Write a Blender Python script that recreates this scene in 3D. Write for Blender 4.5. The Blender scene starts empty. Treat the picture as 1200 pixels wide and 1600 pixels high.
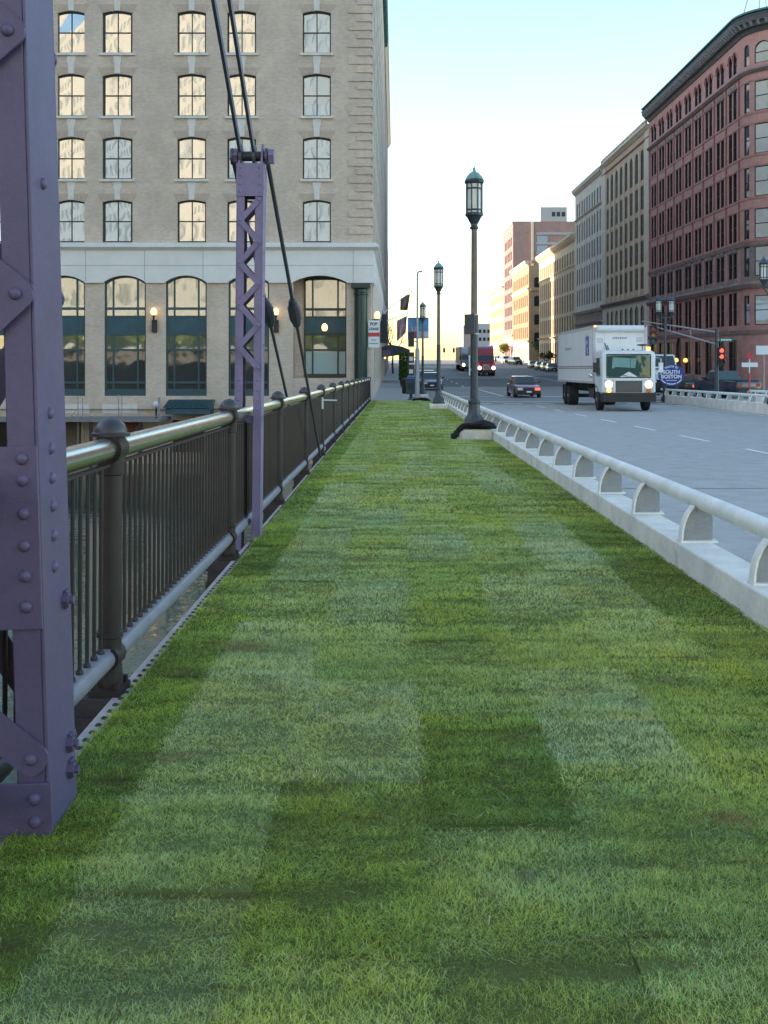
import bpy, math, random
import numpy as np
from mathutils import Vector, Matrix
random.seed(7)
SC = bpy.context.scene
COL = SC.collection
R = math.radians

# ------------------------------------------------------------------ camera
cam_d = bpy.data.cameras.new("camera")
cam = bpy.data.objects.new("camera", cam_d)
COL.objects.link(cam)
cam.location = (0, 0, 1.5)
cam.rotation_euler = (R(90), 0, 0)
cam_d.sensor_fit = 'VERTICAL'
cam_d.sensor_height = 36
cam_d.lens = 39.375
cam_d.shift_x = -18 / 1600
cam_d.shift_y = -248 / 1600
cam_d.clip_start = 0.05
cam_d.clip_end = 6000
SC.camera = cam

# ------------------------------------------------------------------ sky, sun, exposure
SUN_AZ, SUN_EL = R(88), R(12.0)         # azimuth measured from +Y towards -X
W = bpy.data.worlds.new("World")
SC.world = W
W.use_nodes = True
wn = W.node_tree
wn.nodes.clear()
wo = wn.nodes.new('ShaderNodeOutputWorld')
wb = wn.nodes.new('ShaderNodeBackground')
sky = wn.nodes.new('ShaderNodeTexSky')
sky.sky_type = 'NISHITA'
sky.sun_disc = False
sky.sun_elevation = SUN_EL
sky.sun_rotation = -SUN_AZ
sky.air_density = 1.0
sky.dust_density = 0.5
sky.ozone_density = 1.0
hs = wn.nodes.new('ShaderNodeHueSaturation')
hs.inputs['Saturation'].default_value = 1.08
wn.links.new(sky.outputs[0], hs.inputs['Color'])
wbal = wn.nodes.new('ShaderNodeVectorMath'); wbal.operation = 'MULTIPLY'      # white balance of the camera
wbal.inputs[1].default_value = (1.0, 1.0, .97)
wn.links.new(hs.outputs[0], wbal.inputs[0])
wn.links.new(wbal.outputs[0], wb.inputs['Color'])
wb.inputs['Strength'].default_value = 0.15
wn.links.new(wb.outputs[0], wo.inputs['Surface'])
sd = bpy.data.lights.new("sun", 'SUN')
sd.energy = 3.0
sd.angle = R(0.5)
sd.color = (1.0, 0.89, 0.74)
sun = bpy.data.objects.new("sun", sd)
COL.objects.link(sun)
sdir = Vector((-math.sin(SUN_AZ) * math.cos(SUN_EL), math.cos(SUN_AZ) * math.cos(SUN_EL), math.sin(SUN_EL)))
sun.rotation_euler = sdir.to_track_quat('Z', 'Y').to_euler()
sun.location = sdir * 300
vs = SC.view_settings
vs.view_transform = 'Standard'
vs.look = 'None'
vs.gamma = 1
vs.exposure = 1.86
SC.cycles.max_bounces = 6
SC.cycles.caustics_reflective = False
SC.cycles.caustics_refractive = False

# ------------------------------------------------------------------ materials
MATS = {}
def pm(name, col, rough=.6, metal=0., var=.12, scale=2.0, bump=0., bscale=40., spec=.5, col2=None, coat=0., stretch=(1,1,1), em=0., emcol=None, world=False, fine=0.):
    m = bpy.data.materials.new(name)
    m.use_nodes = True
    nt = m.node_tree
    b = nt.nodes['Principled BSDF']
    b.inputs['Roughness'].default_value = rough
    b.inputs['Metallic'].default_value = metal
    b.inputs['Specular IOR Level'].default_value = spec
    if coat: b.inputs['Coat Weight'].default_value = coat; b.inputs['Coat Roughness'].default_value = .08
    c = (*col, 1)
    if em:
        b.inputs['Emission Color'].default_value = (*(emcol or col), 1)
        b.inputs['Emission Strength'].default_value = em
    if world:
        gn = nt.nodes.new('ShaderNodeNewGeometry'); src = gn.outputs['Position']
    else:
        tc = nt.nodes.new('ShaderNodeTexCoord'); src = tc.outputs['Object']
    mp = nt.nodes.new('ShaderNodeMapping'); mp.inputs['Scale'].default_value = stretch
    nt.links.new(src, mp.inputs['Vector'])
    if var or col2:
        n = nt.nodes.new('ShaderNodeTexNoise'); n.inputs['Scale'].default_value = scale
        n.inputs['Detail'].default_value = 6; n.inputs['Roughness'].default_value = .65
        nt.links.new(mp.outputs[0], n.inputs['Vector'])
        cr = nt.nodes.new('ShaderNodeValToRGB')
        cr.color_ramp.elements[0].position = .3; cr.color_ramp.elements[1].position = .7
        a = tuple(max(0, x * (1 - var)) for x in col); d = tuple(min(1, x * (1 + var)) for x in col)
        if col2: a, d = col, col2
        cr.color_ramp.elements[0].color = (*a, 1); cr.color_ramp.elements[1].color = (*d, 1)
        nt.links.new(n.outputs['Fac'], cr.inputs['Fac'])
        out = cr.outputs['Color']
        if fine:
            n3 = nt.nodes.new('ShaderNodeTexNoise'); n3.inputs['Scale'].default_value = scale * 14
            n3.inputs['Detail'].default_value = 3
            nt.links.new(mp.outputs[0], n3.inputs['Vector'])
            mr = nt.nodes.new('ShaderNodeMapRange'); mr.inputs[1].default_value = .25; mr.inputs[2].default_value = .75
            mr.inputs[3].default_value = 1 - fine; mr.inputs[4].default_value = 1 + fine
            nt.links.new(n3.outputs['Fac'], mr.inputs[0])
            mx = nt.nodes.new('ShaderNodeVectorMath'); mx.operation = 'SCALE'
            nt.links.new(out, mx.inputs[0]); nt.links.new(mr.outputs[0], mx.inputs['Scale'])
            out = mx.outputs[0]
        nt.links.new(out, b.inputs['Base Color'])
    else:
        b.inputs['Base Color'].default_value = c
    if bump:
        n2 = nt.nodes.new('ShaderNodeTexNoise'); n2.inputs['Scale'].default_value = bscale; n2.inputs['Detail'].default_value = 4
        nt.links.new(mp.outputs[0], n2.inputs['Vector'])
        bp = nt.nodes.new('ShaderNodeBump'); bp.inputs['Strength'].default_value = bump; bp.inputs['Distance'].default_value = .02
        nt.links.new(n2.outputs['Fac'], bp.inputs['Height'])
        nt.links.new(bp.outputs[0], b.inputs['Normal'])
    MATS[name] = m
    return m

def worn_paint(name, col, rust=(.10, .045, .025), amount=.60, rough=.5, scale=9.):
    m = pm(name, col, rough, var=.16, scale=2.5, bump=.10, bscale=110, fine=.08)
    nt = m.node_tree; b = nt.nodes['Principled BSDF']
    src = b.inputs['Base Color'].links[0].from_socket
    tc = nt.nodes.new('ShaderNodeTexCoord')
    mp = nt.nodes.new('ShaderNodeMapping'); mp.inputs['Scale'].default_value = (1, 1, .35)
    nt.links.new(tc.outputs['Object'], mp.inputs[0])
    n = nt.nodes.new('ShaderNodeTexNoise'); n.inputs['Scale'].default_value = scale; n.inputs['Detail'].default_value = 9; n.inputs['Roughness'].default_value = .72
    nt.links.new(mp.outputs[0], n.inputs['Vector'])
    r = nt.nodes.new('ShaderNodeMapRange'); r.inputs[1].default_value = amount; r.inputs[2].default_value = amount + .06; r.inputs[4].default_value = .75
    nt.links.new(n.outputs['Fac'], r.inputs[0])
    mx = nt.nodes.new('ShaderNodeMix'); mx.data_type = 'RGBA'
    nt.links.new(r.outputs[0], mx.inputs['Factor']); nt.links.new(src, mx.inputs['A']); mx.inputs['B'].default_value = (*rust, 1)
    nt.links.new(mx.outputs['Result'], b.inputs['Base Color'])
    return m

def brick_mat(name, c1, c2, mortar, bw=.21, bh=.07, rough=.85, big=.12):
    m = bpy.data.materials.new(name); m.use_nodes = True
    nt = m.node_tree; b = nt.nodes['Principled BSDF']; b.inputs['Roughness'].default_value = rough
    b.inputs['Specular IOR Level'].default_value = .2
    g = nt.nodes.new('ShaderNodeNewGeometry'); s = nt.nodes.new('ShaderNodeSeparateXYZ')
    nt.links.new(g.outputs['Position'], s.inputs[0])
    ad = nt.nodes.new('ShaderNodeMath'); ad.operation = 'ADD'
    nt.links.new(s.outputs[0], ad.inputs[0]); nt.links.new(s.outputs[1], ad.inputs[1])
    cb = nt.nodes.new('ShaderNodeCombineXYZ')
    nt.links.new(ad.outputs[0], cb.inputs[0]); nt.links.new(s.outputs[2], cb.inputs[1])
    br = nt.nodes.new('ShaderNodeTexBrick'); br.inputs['Scale'].default_value = 1
    br.inputs['Brick Width'].default_value = bw; br.inputs['Row Height'].default_value = bh
    br.inputs['Mortar Size'].default_value = .009; br.inputs['Bias'].default_value = 0
    br.inputs['Color1'].default_value = (*c1, 1); br.inputs['Color2'].default_value = (*c2, 1); br.inputs['Mortar'].default_value = (*mortar, 1)
    nt.links.new(cb.outputs[0], br.inputs['Vector'])
    n = nt.nodes.new('ShaderNodeTexNoise'); n.inputs['Scale'].default_value = .5; n.inputs['Detail'].default_value = 7; n.inputs['Roughness'].default_value = .7
    nt.links.new(g.outputs['Position'], n.inputs['Vector'])
    mr = nt.nodes.new('ShaderNodeMapRange'); mr.inputs[1].default_value = .3; mr.inputs[2].default_value = .7
    mr.inputs[3].default_value = 1 - big; mr.inputs[4].default_value = 1 + big
    nt.links.new(n.outputs['Fac'], mr.inputs[0])
    mx = nt.nodes.new('ShaderNodeVectorMath'); mx.operation = 'SCALE'
    nt.links.new(br.outputs['Color'], mx.inputs[0]); nt.links.new(mr.outputs[0], mx.inputs['Scale'])
    nt.links.new(mx.outputs[0], b.inputs['Base Color'])
    MATS[name] = m
    return m

def glass_mat(name, col, F=.6, wav=.25, wsc=.8, rough=.03, spec=.8):
    """window glass: dark body with a mirror-like outer face, a little wavy"""
    m = bpy.data.materials.new(name); m.use_nodes = True
    nt = m.node_tree; b = nt.nodes['Principled BSDF']
    b.inputs['Base Color'].default_value = (*col, 1); b.inputs['Roughness'].default_value = rough
    b.inputs['Metallic'].default_value = F
    b.inputs['Specular IOR Level'].default_value = spec
    g = nt.nodes.new('ShaderNodeNewGeometry')
    n = nt.nodes.new('ShaderNodeTexNoise'); n.inputs['Scale'].default_value = wsc; n.inputs['Detail'].default_value = 1.5
    nt.links.new(g.outputs['Position'], n.inputs['Vector'])
    bp = nt.nodes.new('ShaderNodeBump'); bp.inputs['Strength'].default_value = wav; bp.inputs['Distance'].default_value = .1
    nt.links.new(n.outputs['Fac'], bp.inputs['Height']); nt.links.new(bp.outputs[0], b.inputs['Normal'])
    MATS[name] = m
    return m

def attr_mat(name, rough=.55, spec=.3, trans=0.):
    m = bpy.data.materials.new(name); m.use_nodes = True
    nt = m.node_tree; b = nt.nodes['Principled BSDF']
    a = nt.nodes.new('ShaderNodeAttribute'); a.attribute_name = 'tone'
    nt.links.new(a.outputs['Color'], b.inputs['Base Color'])
    b.inputs['Roughness'].default_value = rough; b.inputs['Specular IOR Level'].default_value = spec
    if trans:
        tr = nt.nodes.new('ShaderNodeBsdfTranslucent'); nt.links.new(a.outputs['Color'], tr.inputs['Color'])
        mx = nt.nodes.new('ShaderNodeMixShader'); mx.inputs[0].default_value = trans
        nt.links.new(b.outputs[0], mx.inputs[1]); nt.links.new(tr.outputs[0], mx.inputs[2])
        nt.links.new(mx.outputs[0], nt.nodes['Material Output'].inputs['Surface'])
    MATS[name] = m
    return m

purple = worn_paint('purple_paint', (.108, .080, .158), amount=.665)
purple2 = worn_paint('purple_paint_weathered', (.21, .165, .29), amount=.675)
eyebar_m = pm('dark_steel_paint', (.075, .068, .095), .45, var=.2, scale=6)
railblack = pm('railing_brown_paint', (.038, .026, .024), .5, var=.2, scale=5, spec=.3)
caprail = pm('railing_cap_paint', (.06, .05, .058), .35, var=.15, scale=8)
railgrey = pm('rail_grey_paint', (.22, .21, .25), .45, var=.15, scale=6)
stainless = pm('brushed_stainless', (.62, .60, .55), .22, metal=1., var=.08, scale=3, bump=.02, bscale=200)
concrete = worn_paint('kerb_concrete', (.80, .74, .67), (.48, .42, .35), .60, .85, 3.)
guardpaint = worn_paint('guard_rail_paint', (.86, .83, .78), (.55, .48, .40), .66, .45, 5.)
bracketm = worn_paint('bracket_metal', (.30, .30, .305), (.16, .13, .11), .58, .55, 14.)
asphalt = worn_paint('asphalt', (.43, .395, .37), (.33, .305, .29), .60, .75, .5)
asphalt_old = pm('asphalt_street', (.25, .24, .235), .75, var=.2, scale=.15, bump=.12, bscale=60, world=True, fine=.08, stretch=(1, .35, 1))
asphalt_dark = pm('asphalt_patch', (.12, .12, .13), .8, var=.2, scale=.5, world=True)
sidewalkm = pm('pavement_concrete', (.42, .395, .38), .85, var=.12, scale=.6, bump=.1, bscale=40, world=True, fine=.07)
linepaint = pm('road_paint', (.86, .86, .84), .7, var=.08, scale=4, world=True)
plateflange = pm('flange_paint', (.48, .40, .38), .7, var=.2, scale=7)
timber = pm('timber_block', (.06, .045, .045), .85, var=.3, scale=6, bump=.3, bscale=30, stretch=(1, 6, 1))
soil = pm('soil', (.035, .028, .018), .95, var=.3, scale=20)
groundm = pm('ground_asphalt', (.13, .13, .13), .9, var=.2, scale=.1, world=True)
waterm = pm('channel_water', (.016, .075, .060), .05, var=.3, scale=.3, bump=.55, bscale=1.3, world=True, spec=.6, stretch=(1, 1.6, 1))
lampgreen = pm('lamp_post_paint', (.036, .048, .062), .42, var=.2, scale=6, fine=.1)
lampbrown = pm('lamp_pole_paint', (.21, .16, .13), .5, var=.2, scale=4)
verdigris = pm('verdigris_copper', (.19, .32, .29), .6, var=.3, scale=9)
lampglass = pm('lamp_frosted_glass', (.78, .78, .75), .25, var=.06, scale=6)
blackcloth = pm('black_cloth', (.008, .008, .009), .9, var=.3, scale=12, bump=.5, bscale=25)
white = pm('white_paint', (.74, .75, .77), .4, var=.04, scale=1.5)
whitebox = pm('truck_box_white', (.80, .79, .79), .45, var=.05, scale=.8, fine=.03)
blackrub = pm('tyre_rubber', (.016, .016, .017), .8, var=.2, scale=8)
blackpl = pm('black_plastic', (.02, .02, .022), .5, var=.2, scale=6)
chrome = pm('chrome', (.7, .7, .7), .12, metal=1, var=.03)
steelgrey = pm('galvanised_steel', (.32, .32, .33), .5, metal=.3, var=.12, scale=4)
carglass = glass_mat('vehicle_glass', (.035, .06, .06), .1, .05, 2.)
cabglass = glass_mat('cab_windshield', (.03, .075, .07), .12, .05, 2.)
winglass = glass_mat('window_glass_bright', (.46, .47, .48), .86, .02, .9)
winglass2 = glass_mat('window_glass_sky_tint', (.24, .32, .43), .8, .025, .8)  # blue of the reflected sky put into the glass tint
shoplow = glass_mat('shop_glass_dark', (.10, .10, .10), .55, .1, .7)
shopglass = glass_mat('shop_glass', (.36, .37, .36), .72, .10, .7)
darkglass = glass_mat('dark_glass', (.02, .015, .018), .0, .1, .8, .25, .15)
skyglass = glass_mat('corner_glass', (.72, .76, .80), .95, .08, .6)
cityglass = glass_mat('city_glass', (.035, .03, .032), .0, .1, .5, .5, .06)
curtain = pm('pale_blind', (.30, .42, .44), .3, var=.06, scale=2, spec=.7)
teal = pm('teal_frame', (.022, .070, .088), .45, var=.15, scale=3)
tealpanel = pm('teal_panel', (.024, .080, .112), .5, var=.2, scale=2)
tealgreen = pm('green_column_paint', (.005, .034, .034), .35, var=.15, scale=2)
darkframe = pm('dark_window_frame', (.018, .026, .030), .5, var=.1)
limestone = pm('limestone', (.80, .755, .74), .7, var=.06, scale=.8, fine=.03, world=True)
limestone2 = pm('limestone_sill', (.72, .66, .62), .75, var=.1, scale=2, world=True)
greybrick = brick_mat('grey_tan_brick', (.65, .515, .425), (.53, .415, .34), (.68, .57, .48), big=.15)
greybrick2 = brick_mat('grey_brown_soldier_brick', (.54, .41, .325), (.46, .345, .275), (.58, .47, .40), .07, .3)
redbrick = brick_mat('red_brick', (.36, .11, .095), (.29, .08, .07), (.33, .2, .18))
pinkbrick = brick_mat('pink_red_brick', (.62, .295, .25), (.54, .235, .20), (.60, .39, .34))
brownstone = pm('brownstone', (.29, .205, .19), .85, var=.25, scale=.8, world=True, fine=.15)
redstone = pm('dressed_red_stone', (.52, .265, .24), .85, var=.2, scale=.7, world=True, fine=.1)
cornicem = pm('dark_copper_cornice', (.095, .095, .10), .6, var=.25, scale=2, world=True)
cornice_green = pm('green_copper', (.045, .15, .12), .6, var=.3, scale=3, world=True)
yellowbrick = brick_mat('yellow_brick', (.74, .47, .28), (.65, .41, .24), (.56, .44, .33))
buffstone = pm('buff_stone', (.72, .59, .45), .8, var=.1, scale=.7, world=True, fine=.06)
greystone = pm('grey_stone', (.70, .60, .51), .8, var=.14, scale=.7, world=True, fine=.07)
creamstone = pm('cream_stone', (.72, .53, .35), .8, var=.08, scale=.7, world=True, fine=.05)
tanbrick = brick_mat('tan_brick', (.44, .28, .155), (.38, .235, .13), (.45, .33, .23))
towerbrick = brick_mat('tower_brick', (.36, .22, .20), (.32, .185, .17), (.36, .27, .25))
creambrick = brick_mat('cream_brick', (.58, .45, .30), (.52, .40, .26), (.58, .48, .36))
palegrey = pm('pale_grey_panel', (.38, .38, .39), .7, var=.08, world=True)
brownwall = pm('brown_wall', (.24, .18, .16), .8, var=.12, world=True)
rooftar = pm('roof_tar', (.06, .06, .062), .9, var=.2, world=True)
leafm = attr_mat('leaf', .6, .25, .25)
grassm = attr_mat('grass_blade', .45, .35, .5)
barkm = pm('bark', (.07, .055, .045), .9, var=.3, scale=8)
def paint(name, c, rough=.3): return pm(name, c, rough, var=.05, scale=2, coat=1.)
lit_white = pm('lit_headlight', (1, .96, .9), .2, var=0, em=1.6, emcol=(1, .92, .80))
lit_amber = pm('lit_amber_lamp', (1, .55, .15), .3, var=0, em=.75, emcol=(1, .45, .10))
lit_bulb = pm('lit_wall_bulb', (1, .8, .5), .3, var=0, em=.85, emcol=(1, .58, .17))
lit_red = pm('lit_red_lamp', (1, .1, .05), .3, var=0, em=.7, emcol=(1, .08, .05))
unlit_red = pm('red_lens', (.35, .02, .02), .25, var=0)
unlit_amber = pm('amber_lens', (.6, .2, .03), .25, var=0)
unlit_lens = pm('clear_lens', (.55, .56, .56), .15, var=0)
signblue = pm('sign_blue', (.012, .035, .26), .4, var=.1, scale=3)
signwhite = pm('sign_white', (.72, .74, .76), .5, var=.04)
signred = pm('sign_red', (.55, .05, .07), .5, var=.08)
ink = pm('sign_ink', (.03, .03, .035), .6, var=0)

# ------------------------------------------------------------------ mesh builder
class MB:
    def __init__(s):
        s.v = []; s.f = []; s.m = []
    def add(s, vs_, fs, mat=0):
        o = len(s.v)
        s.v.extend([tuple(p) for p in vs_])
        for f in fs:
            s.f.append(tuple(i + o for i in f)); s.m.append(mat)
    def quad(s, a, b, c, d, mat=0): s.add([a, b, c, d], [(0, 1, 2, 3)], mat)
    def poly(s, pts, mat=0): s.add(pts, [tuple(range(len(pts)))], mat)
    def box(s, c, size, mat=0, M=None):
        x, y, z = (k / 2 for k in size)
        p = [Vector((i, j, k)) for i in (-x, x) for j in (-y, y) for k in (-z, z)]
        if M is not None: p = [M @ q for q in p]
        c = Vector(c)
        s.add([q + c for q in p], [(0, 1, 3, 2), (4, 6, 7, 5), (0, 4, 5, 1), (2, 3, 7, 6), (0, 2, 6, 4), (1, 5, 7, 3)], mat)
    def bx(s, x0, x1, y0, y1, z0, z1, mat=0):
        s.box(((x0 + x1) / 2, (y0 + y1) / 2, (z0 + z1) / 2), (x1 - x0, y1 - y0, z1 - z0), mat)
    def bar(s, p0, p1, w, h, mat=0, up=(0, 0, 1)):
        """rectangular bar from p0 to p1; w across, h along 'up'"""
        p0 = Vector(p0); p1 = Vector(p1); d = (p1 - p0).normalized()
        u = Vector(up); a = d.cross(u)
        if a.length < 1e-5: a = d.cross(Vector((0, 1, 0)))
        a.normalize(); b = a.cross(d).normalized()
        vs_ = []
        for p in (p0, p1):
            vs_ += [p - a * w / 2 - b * h / 2, p + a * w / 2 - b * h / 2, p + a * w / 2 + b * h / 2, p - a * w / 2 + b * h / 2]
        s.add(vs_, [(3, 2, 1, 0), (4, 5, 6, 7), (0, 1, 5, 4), (1, 2, 6, 5), (2, 3, 7, 6), (3, 0, 4, 7)], mat)
    def tube(s, pts, r, n=10, mat=0, caps=True):
        pts = [Vector(p) for p in pts]
        rs = r if isinstance(r, (list, tuple)) else [r] * len(pts)
        o = len(s.v); prev = None
        for i, p in enumerate(pts):
            d = (pts[min(i + 1, len(pts) - 1)] - pts[max(i - 1, 0)])
            if d.length < 1e-9: d = Vector((0, 0, 1))
            d.normalize()
            a = prev - d * prev.dot(d) if prev is not None else d.cross(Vector((0, 0, 1)) if abs(d.z) < .9 else Vector((0, 1, 0)))
            a.normalize(); prev = a; b = d.cross(a)
            for k in range(n):
                t = 2 * math.pi * k / n
                s.v.append(tuple(p + (a * math.cos(t) + b * math.sin(t)) * rs[i]))
        for i in range(len(pts) - 1):
            for k in range(n):
                k2 = (k + 1) % n
                s.f.append((o + i * n + k, o + i * n + k2, o + (i + 1) * n + k2, o + (i + 1) * n + k)); s.m.append(mat)
        if caps:
            s.f.append(tuple(o + k for k in reversed(range(n)))); s.m.append(mat)
            e = o + (len(pts) - 1) * n
            s.f.append(tuple(e + k for k in range(n))); s.m.append(mat)
    def cyl(s, p0, p1, r0, r1=None, n=12, mat=0): s.tube([p0, p1], [r0, r0 if r1 is None else r1], n, mat)
    def lathe(s, prof, c=(0, 0, 0), n=16, mat=0, M=None):
        """prof: list of (r, z)"""
        o = len(s.v); c = Vector(c)
        for r, z in prof:
            for k in range(n):
                t = 2 * math.pi * (k + .5) / n
                p = Vector((r * math.cos(t), r * math.sin(t), z))
                if M is not None: p = M @ p
                s.v.append(tuple(p + c))
        for i in range(len(prof) - 1):
            for k in range(n):
                k2 = (k + 1) % n
                s.f.append((o + i * n + k, o + i * n + k2, o + (i + 1) * n + k2, o + (i + 1) * n + k)); s.m.append(mat)
        s.f.append(tuple(o + k for k in reversed(range(n)))); s.m.append(mat)
        e = o + (len(prof) - 1) * n
        s.f.append(tuple(e + k for k in range(n))); s.m.append(mat)
    def dome(s, c, r, nrm, mat=0, n=10, flat=.6):
        nrm = Vector(nrm).normalized()
        M = nrm.to_track_quat('Z', 'Y').to_matrix()
        prof = [(r * math.cos(a), r * flat * math.sin(a)) for a in (0, .35, .7, 1.05, 1.4)]
        s.lathe(prof, c, n, mat, M)
    def sphere(s, c, r, n=12, mat=0, sz=1.):
        prof = [(max(r * math.sin(a), 1e-4), -r * sz * math.cos(a)) for a in [math.pi * i / 8 for i in range(9)]]
        s.lathe(prof, c, n, mat)
    def prism(s, poly, vec, mat=0):
        n = len(poly); vec = Vector(vec); P = [Vector(p) for p in poly]
        nr = Vector((0, 0, 0))
        for i in range(n): nr += P[i].cross(P[(i + 1) % n])
        if nr.dot(vec) > 0: P.reverse()
        s.add(P + [p + vec for p in P], [tuple(range(n))] + [tuple(range(2 * n - 1, n - 1, -1))] +
              [((i + 1) % n, i, n + i, n + (i + 1) % n) for i in range(n)], mat)
    def loft(s, rings, mat=0, caps=True, closed=True):
        n = len(rings[0]); o = len(s.v)
        for r in rings: s.v.extend([tuple(p) for p in r])
        for i in range(len(rings) - 1):
            for k in range(n if closed else n - 1):
                k2 = (k + 1) % n
                s.f.append((o + i * n + k, o + i * n + k2, o + (i + 1) * n + k2, o + (i + 1) * n + k)); s.m.append(mat)
        if caps:
            s.f.append(tuple(o + k for k in reversed(range(n)))); s.m.append(mat)
            e = o + (len(rings) - 1) * n
            s.f.append(tuple(e + k for k in range(n))); s.m.append(mat)
    def merge(s, other, T, mats=None):
        o = len(s.v)
        s.v.extend([tuple(T @ Vector(p)) for p in other.v])
        for f, m in zip(other.f, other.m):
            s.f.append(tuple(i + o for i in f)); s.m.append(m if mats is None else mats)
    def mesh(s, name, mats, smooth=True, ang=.6):
        me = bpy.data.meshes.new(name)
        me.from_pydata(s.v, [], s.f)
        if not isinstance(mats, (list, tuple)): mats = [mats]
        for m in mats: me.materials.append(m)
        me.polygons.foreach_set('material_index', s.m)
        if smooth:
            me.polygons.foreach_set('use_smooth', [True] * len(s.f))
            me.set_sharp_from_angle(angle=ang)
        me.update()
        return me
    def build(s, name, mats, parent=None, loc=(0, 0, 0), rot=(0, 0, 0), bevel=0, smooth=True):
        return link(name, s.mesh(name, mats, smooth), parent, loc, rot, bevel)

def link(name, me, parent=None, loc=(0, 0, 0), rot=(0, 0, 0), bevel=0):
    o = bpy.data.objects.new(name, me)
    COL.objects.link(o)
    o.parent = parent; o.location = loc; o.rotation_euler = rot
    if bevel:
        b = o.modifiers.new('bevel', 'BEVEL'); b.width = bevel; b.segments = 2; b.limit_method = 'ANGLE'; b.angle_limit = R(40)
    return o
def tag(o, label, cat, group=None):
    o['label'] = label; o['category'] = cat
    if group: o['group'] = group
    return o
def thing(name, label, cat, loc=(0, 0, 0), rot=(0, 0, 0), group=None):
    o = bpy.data.objects.new(name, None); COL.objects.link(o)
    o.empty_display_size = .2
    o.location = loc; o.rotation_euler = rot
    return tag(o, label, cat, group)
def struct(o): o['kind'] = 'structure'; return o
def stuff(o): o['kind'] = 'stuff'; return o
def dup(root, loc, rot=None, label=None):
    r = root.copy(); COL.objects.link(r); r.location = loc
    if rot is not None: r.rotation_euler = rot
    if label: r['label'] = label
    for ch in list(root.children):
        c = ch.copy(); COL.objects.link(c); c.parent = r
        for g in list(ch.children):
            d = g.copy(); COL.objects.link(d); d.parent = c
    return r
def text_mb(body, size, bold=0.):
    cu = bpy.data.curves.new('lettering', 'FONT'); cu.body = body; cu.size = size; cu.align_x = 'CENTER'; cu.align_y = 'CENTER'; cu.offset = bold; cu.extrude = .004
    ob = bpy.data.objects.new('lettering', cu); COL.objects.link(ob)
    bpy.context.view_layer.update()
    dg = bpy.context.evaluated_depsgraph_get()
    me = bpy.data.meshes.new_from_object(ob.evaluated_get(dg))
    mb = MB(); mb.v = [tuple(v.co) for v in me.vertices]; mb.f = [tuple(p.vertices) for p in me.polygons]; mb.m = [0] * len(mb.f)
    bpy.data.objects.remove(ob); bpy.data.meshes.remove(me); bpy.data.curves.remove(cu)
    return mb
FACE_Y = Matrix.Rotation(R(90), 4, 'X')     # text lying in XY -> standing, facing -Y

# ------------------------------------------------------------------ levels
G = .0171                                   # the bridge deck falls away from the camera
def deck(y): return -G * y
ZP = [(-40, .38), (55, -1.24), (65, -1.38), (75, -1.45), (90, -1.5), (180, -1.5), (230, -1.18), (280, -.66), (330, -.5), (400, -1.6), (700, -8.), (1500, -26), (4000, -80)]
def zr(y):                                  # road surface
    for (a, za), (b, zb) in zip(ZP, ZP[1:]):
        if y <= b: return za + (zb - za) * (y - a) / (b - a)
    return ZP[-1][1]
WATER = -4.6
DROT = (-math.atan(G), 0, 0)                # tilt of things that follow the deck
# ------------------------------------------------------------------ setting: ground, water, deck, roads
def strip(name, rows, m, nx=1):
    """rows: list of (y, x0, x1, z)"""
    mb = MB()
    for (y0, a0, b0, z0), (y1, a1, b1, z1) in zip(rows, rows[1:]):
        mb.quad((a0, y0, z0), (b0, y0, z0), (b1, y1, z1), (a1, y1, z1))
    return struct(mb.build(name, m))
def ys(a, b, n): return [a + (b - a) * i / n for i in range(n + 1)]
mb = MB(); mb.quad((-400, -110, WATER), (400, -110, WATER), (400, 61.9, WATER), (-400, 61.9, WATER)); struct(mb.build('water', waterm))
GY = [61.8, 65, 75, 90, 180, 230, 280, 330, 400, 700, 1500, 4000]
strip('ground', [(y, -1500, 1500, zr(y) - .25) for y in GY], groundm)
mb = MB(); mb.quad((-1500, -1500, -1.2), (1500, -1500, -1.2), (1500, -110, -1.2), (-1500, -110, -1.2))
mb.quad((-1500, -110, WATER - .5), (1500, -110, WATER - .5), (1500, -110, -1.2), (-1500, -110, -1.2)); struct(mb.build('far_bank_ground', groundm))
# quay wall of the near bank
mb = MB(); mb.bx(-1.2, 300, 61.8, 62.4, WATER - .5, zr(62) - .02); struct(mb.build('quay_wall', concrete))
# bridge deck: slab under the roadway, slab under the turf, edge girder
def prism_y(mb, pts, y0, y1, m=0):
    mb.loft([[(x, y0, z + deck(y0)) for x, z in pts], [(x, y1, z + deck(y1)) for x, z in pts]], m)
mb = MB()
prism_y(mb, [(-1.26, -.9), (20, -.9), (20, -.36), (-1.26, -.36)], -20, 61.7)
prism_y(mb, [(-1.26, -.355), (2.18, -.355), (2.18, -.05), (-1.26, -.05)], -20, 60.2)
prism_y(mb, [(16.12, -.355), (19.9, -.355), (19.9, -.05), (16.12, -.05)], -20, 61.7)
struct(mb.build('bridge_deck', concrete, smooth=False))
# roadway
RY = ys(-20, 55, 10) + ys(58, 90, 16) + ys(95, 180, 6) + ys(190, 400, 21) + [500, 700]
strip('road', [(y, 2.47, 15.8, zr(y)) for y in ys(-20, 55, 10) + ys(56, 61.9, 4)], asphalt)
def left_curb(y): return 2.3 if y > 62 else 2.47
SY = ys(61.9, 90, 14) + ys(95, 180, 6) + ys(190, 400, 21) + [500, 700]
strip('street', [(y, 1.9, 27.6 if y > 97 else 90, zr(y)) for y in SY if y <= 97] + [(98, 1.9, 27.6, zr(98))] + [(y, 1.9, 27.6, zr(y)) for y in SY if y > 98], asphalt_old)
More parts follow.
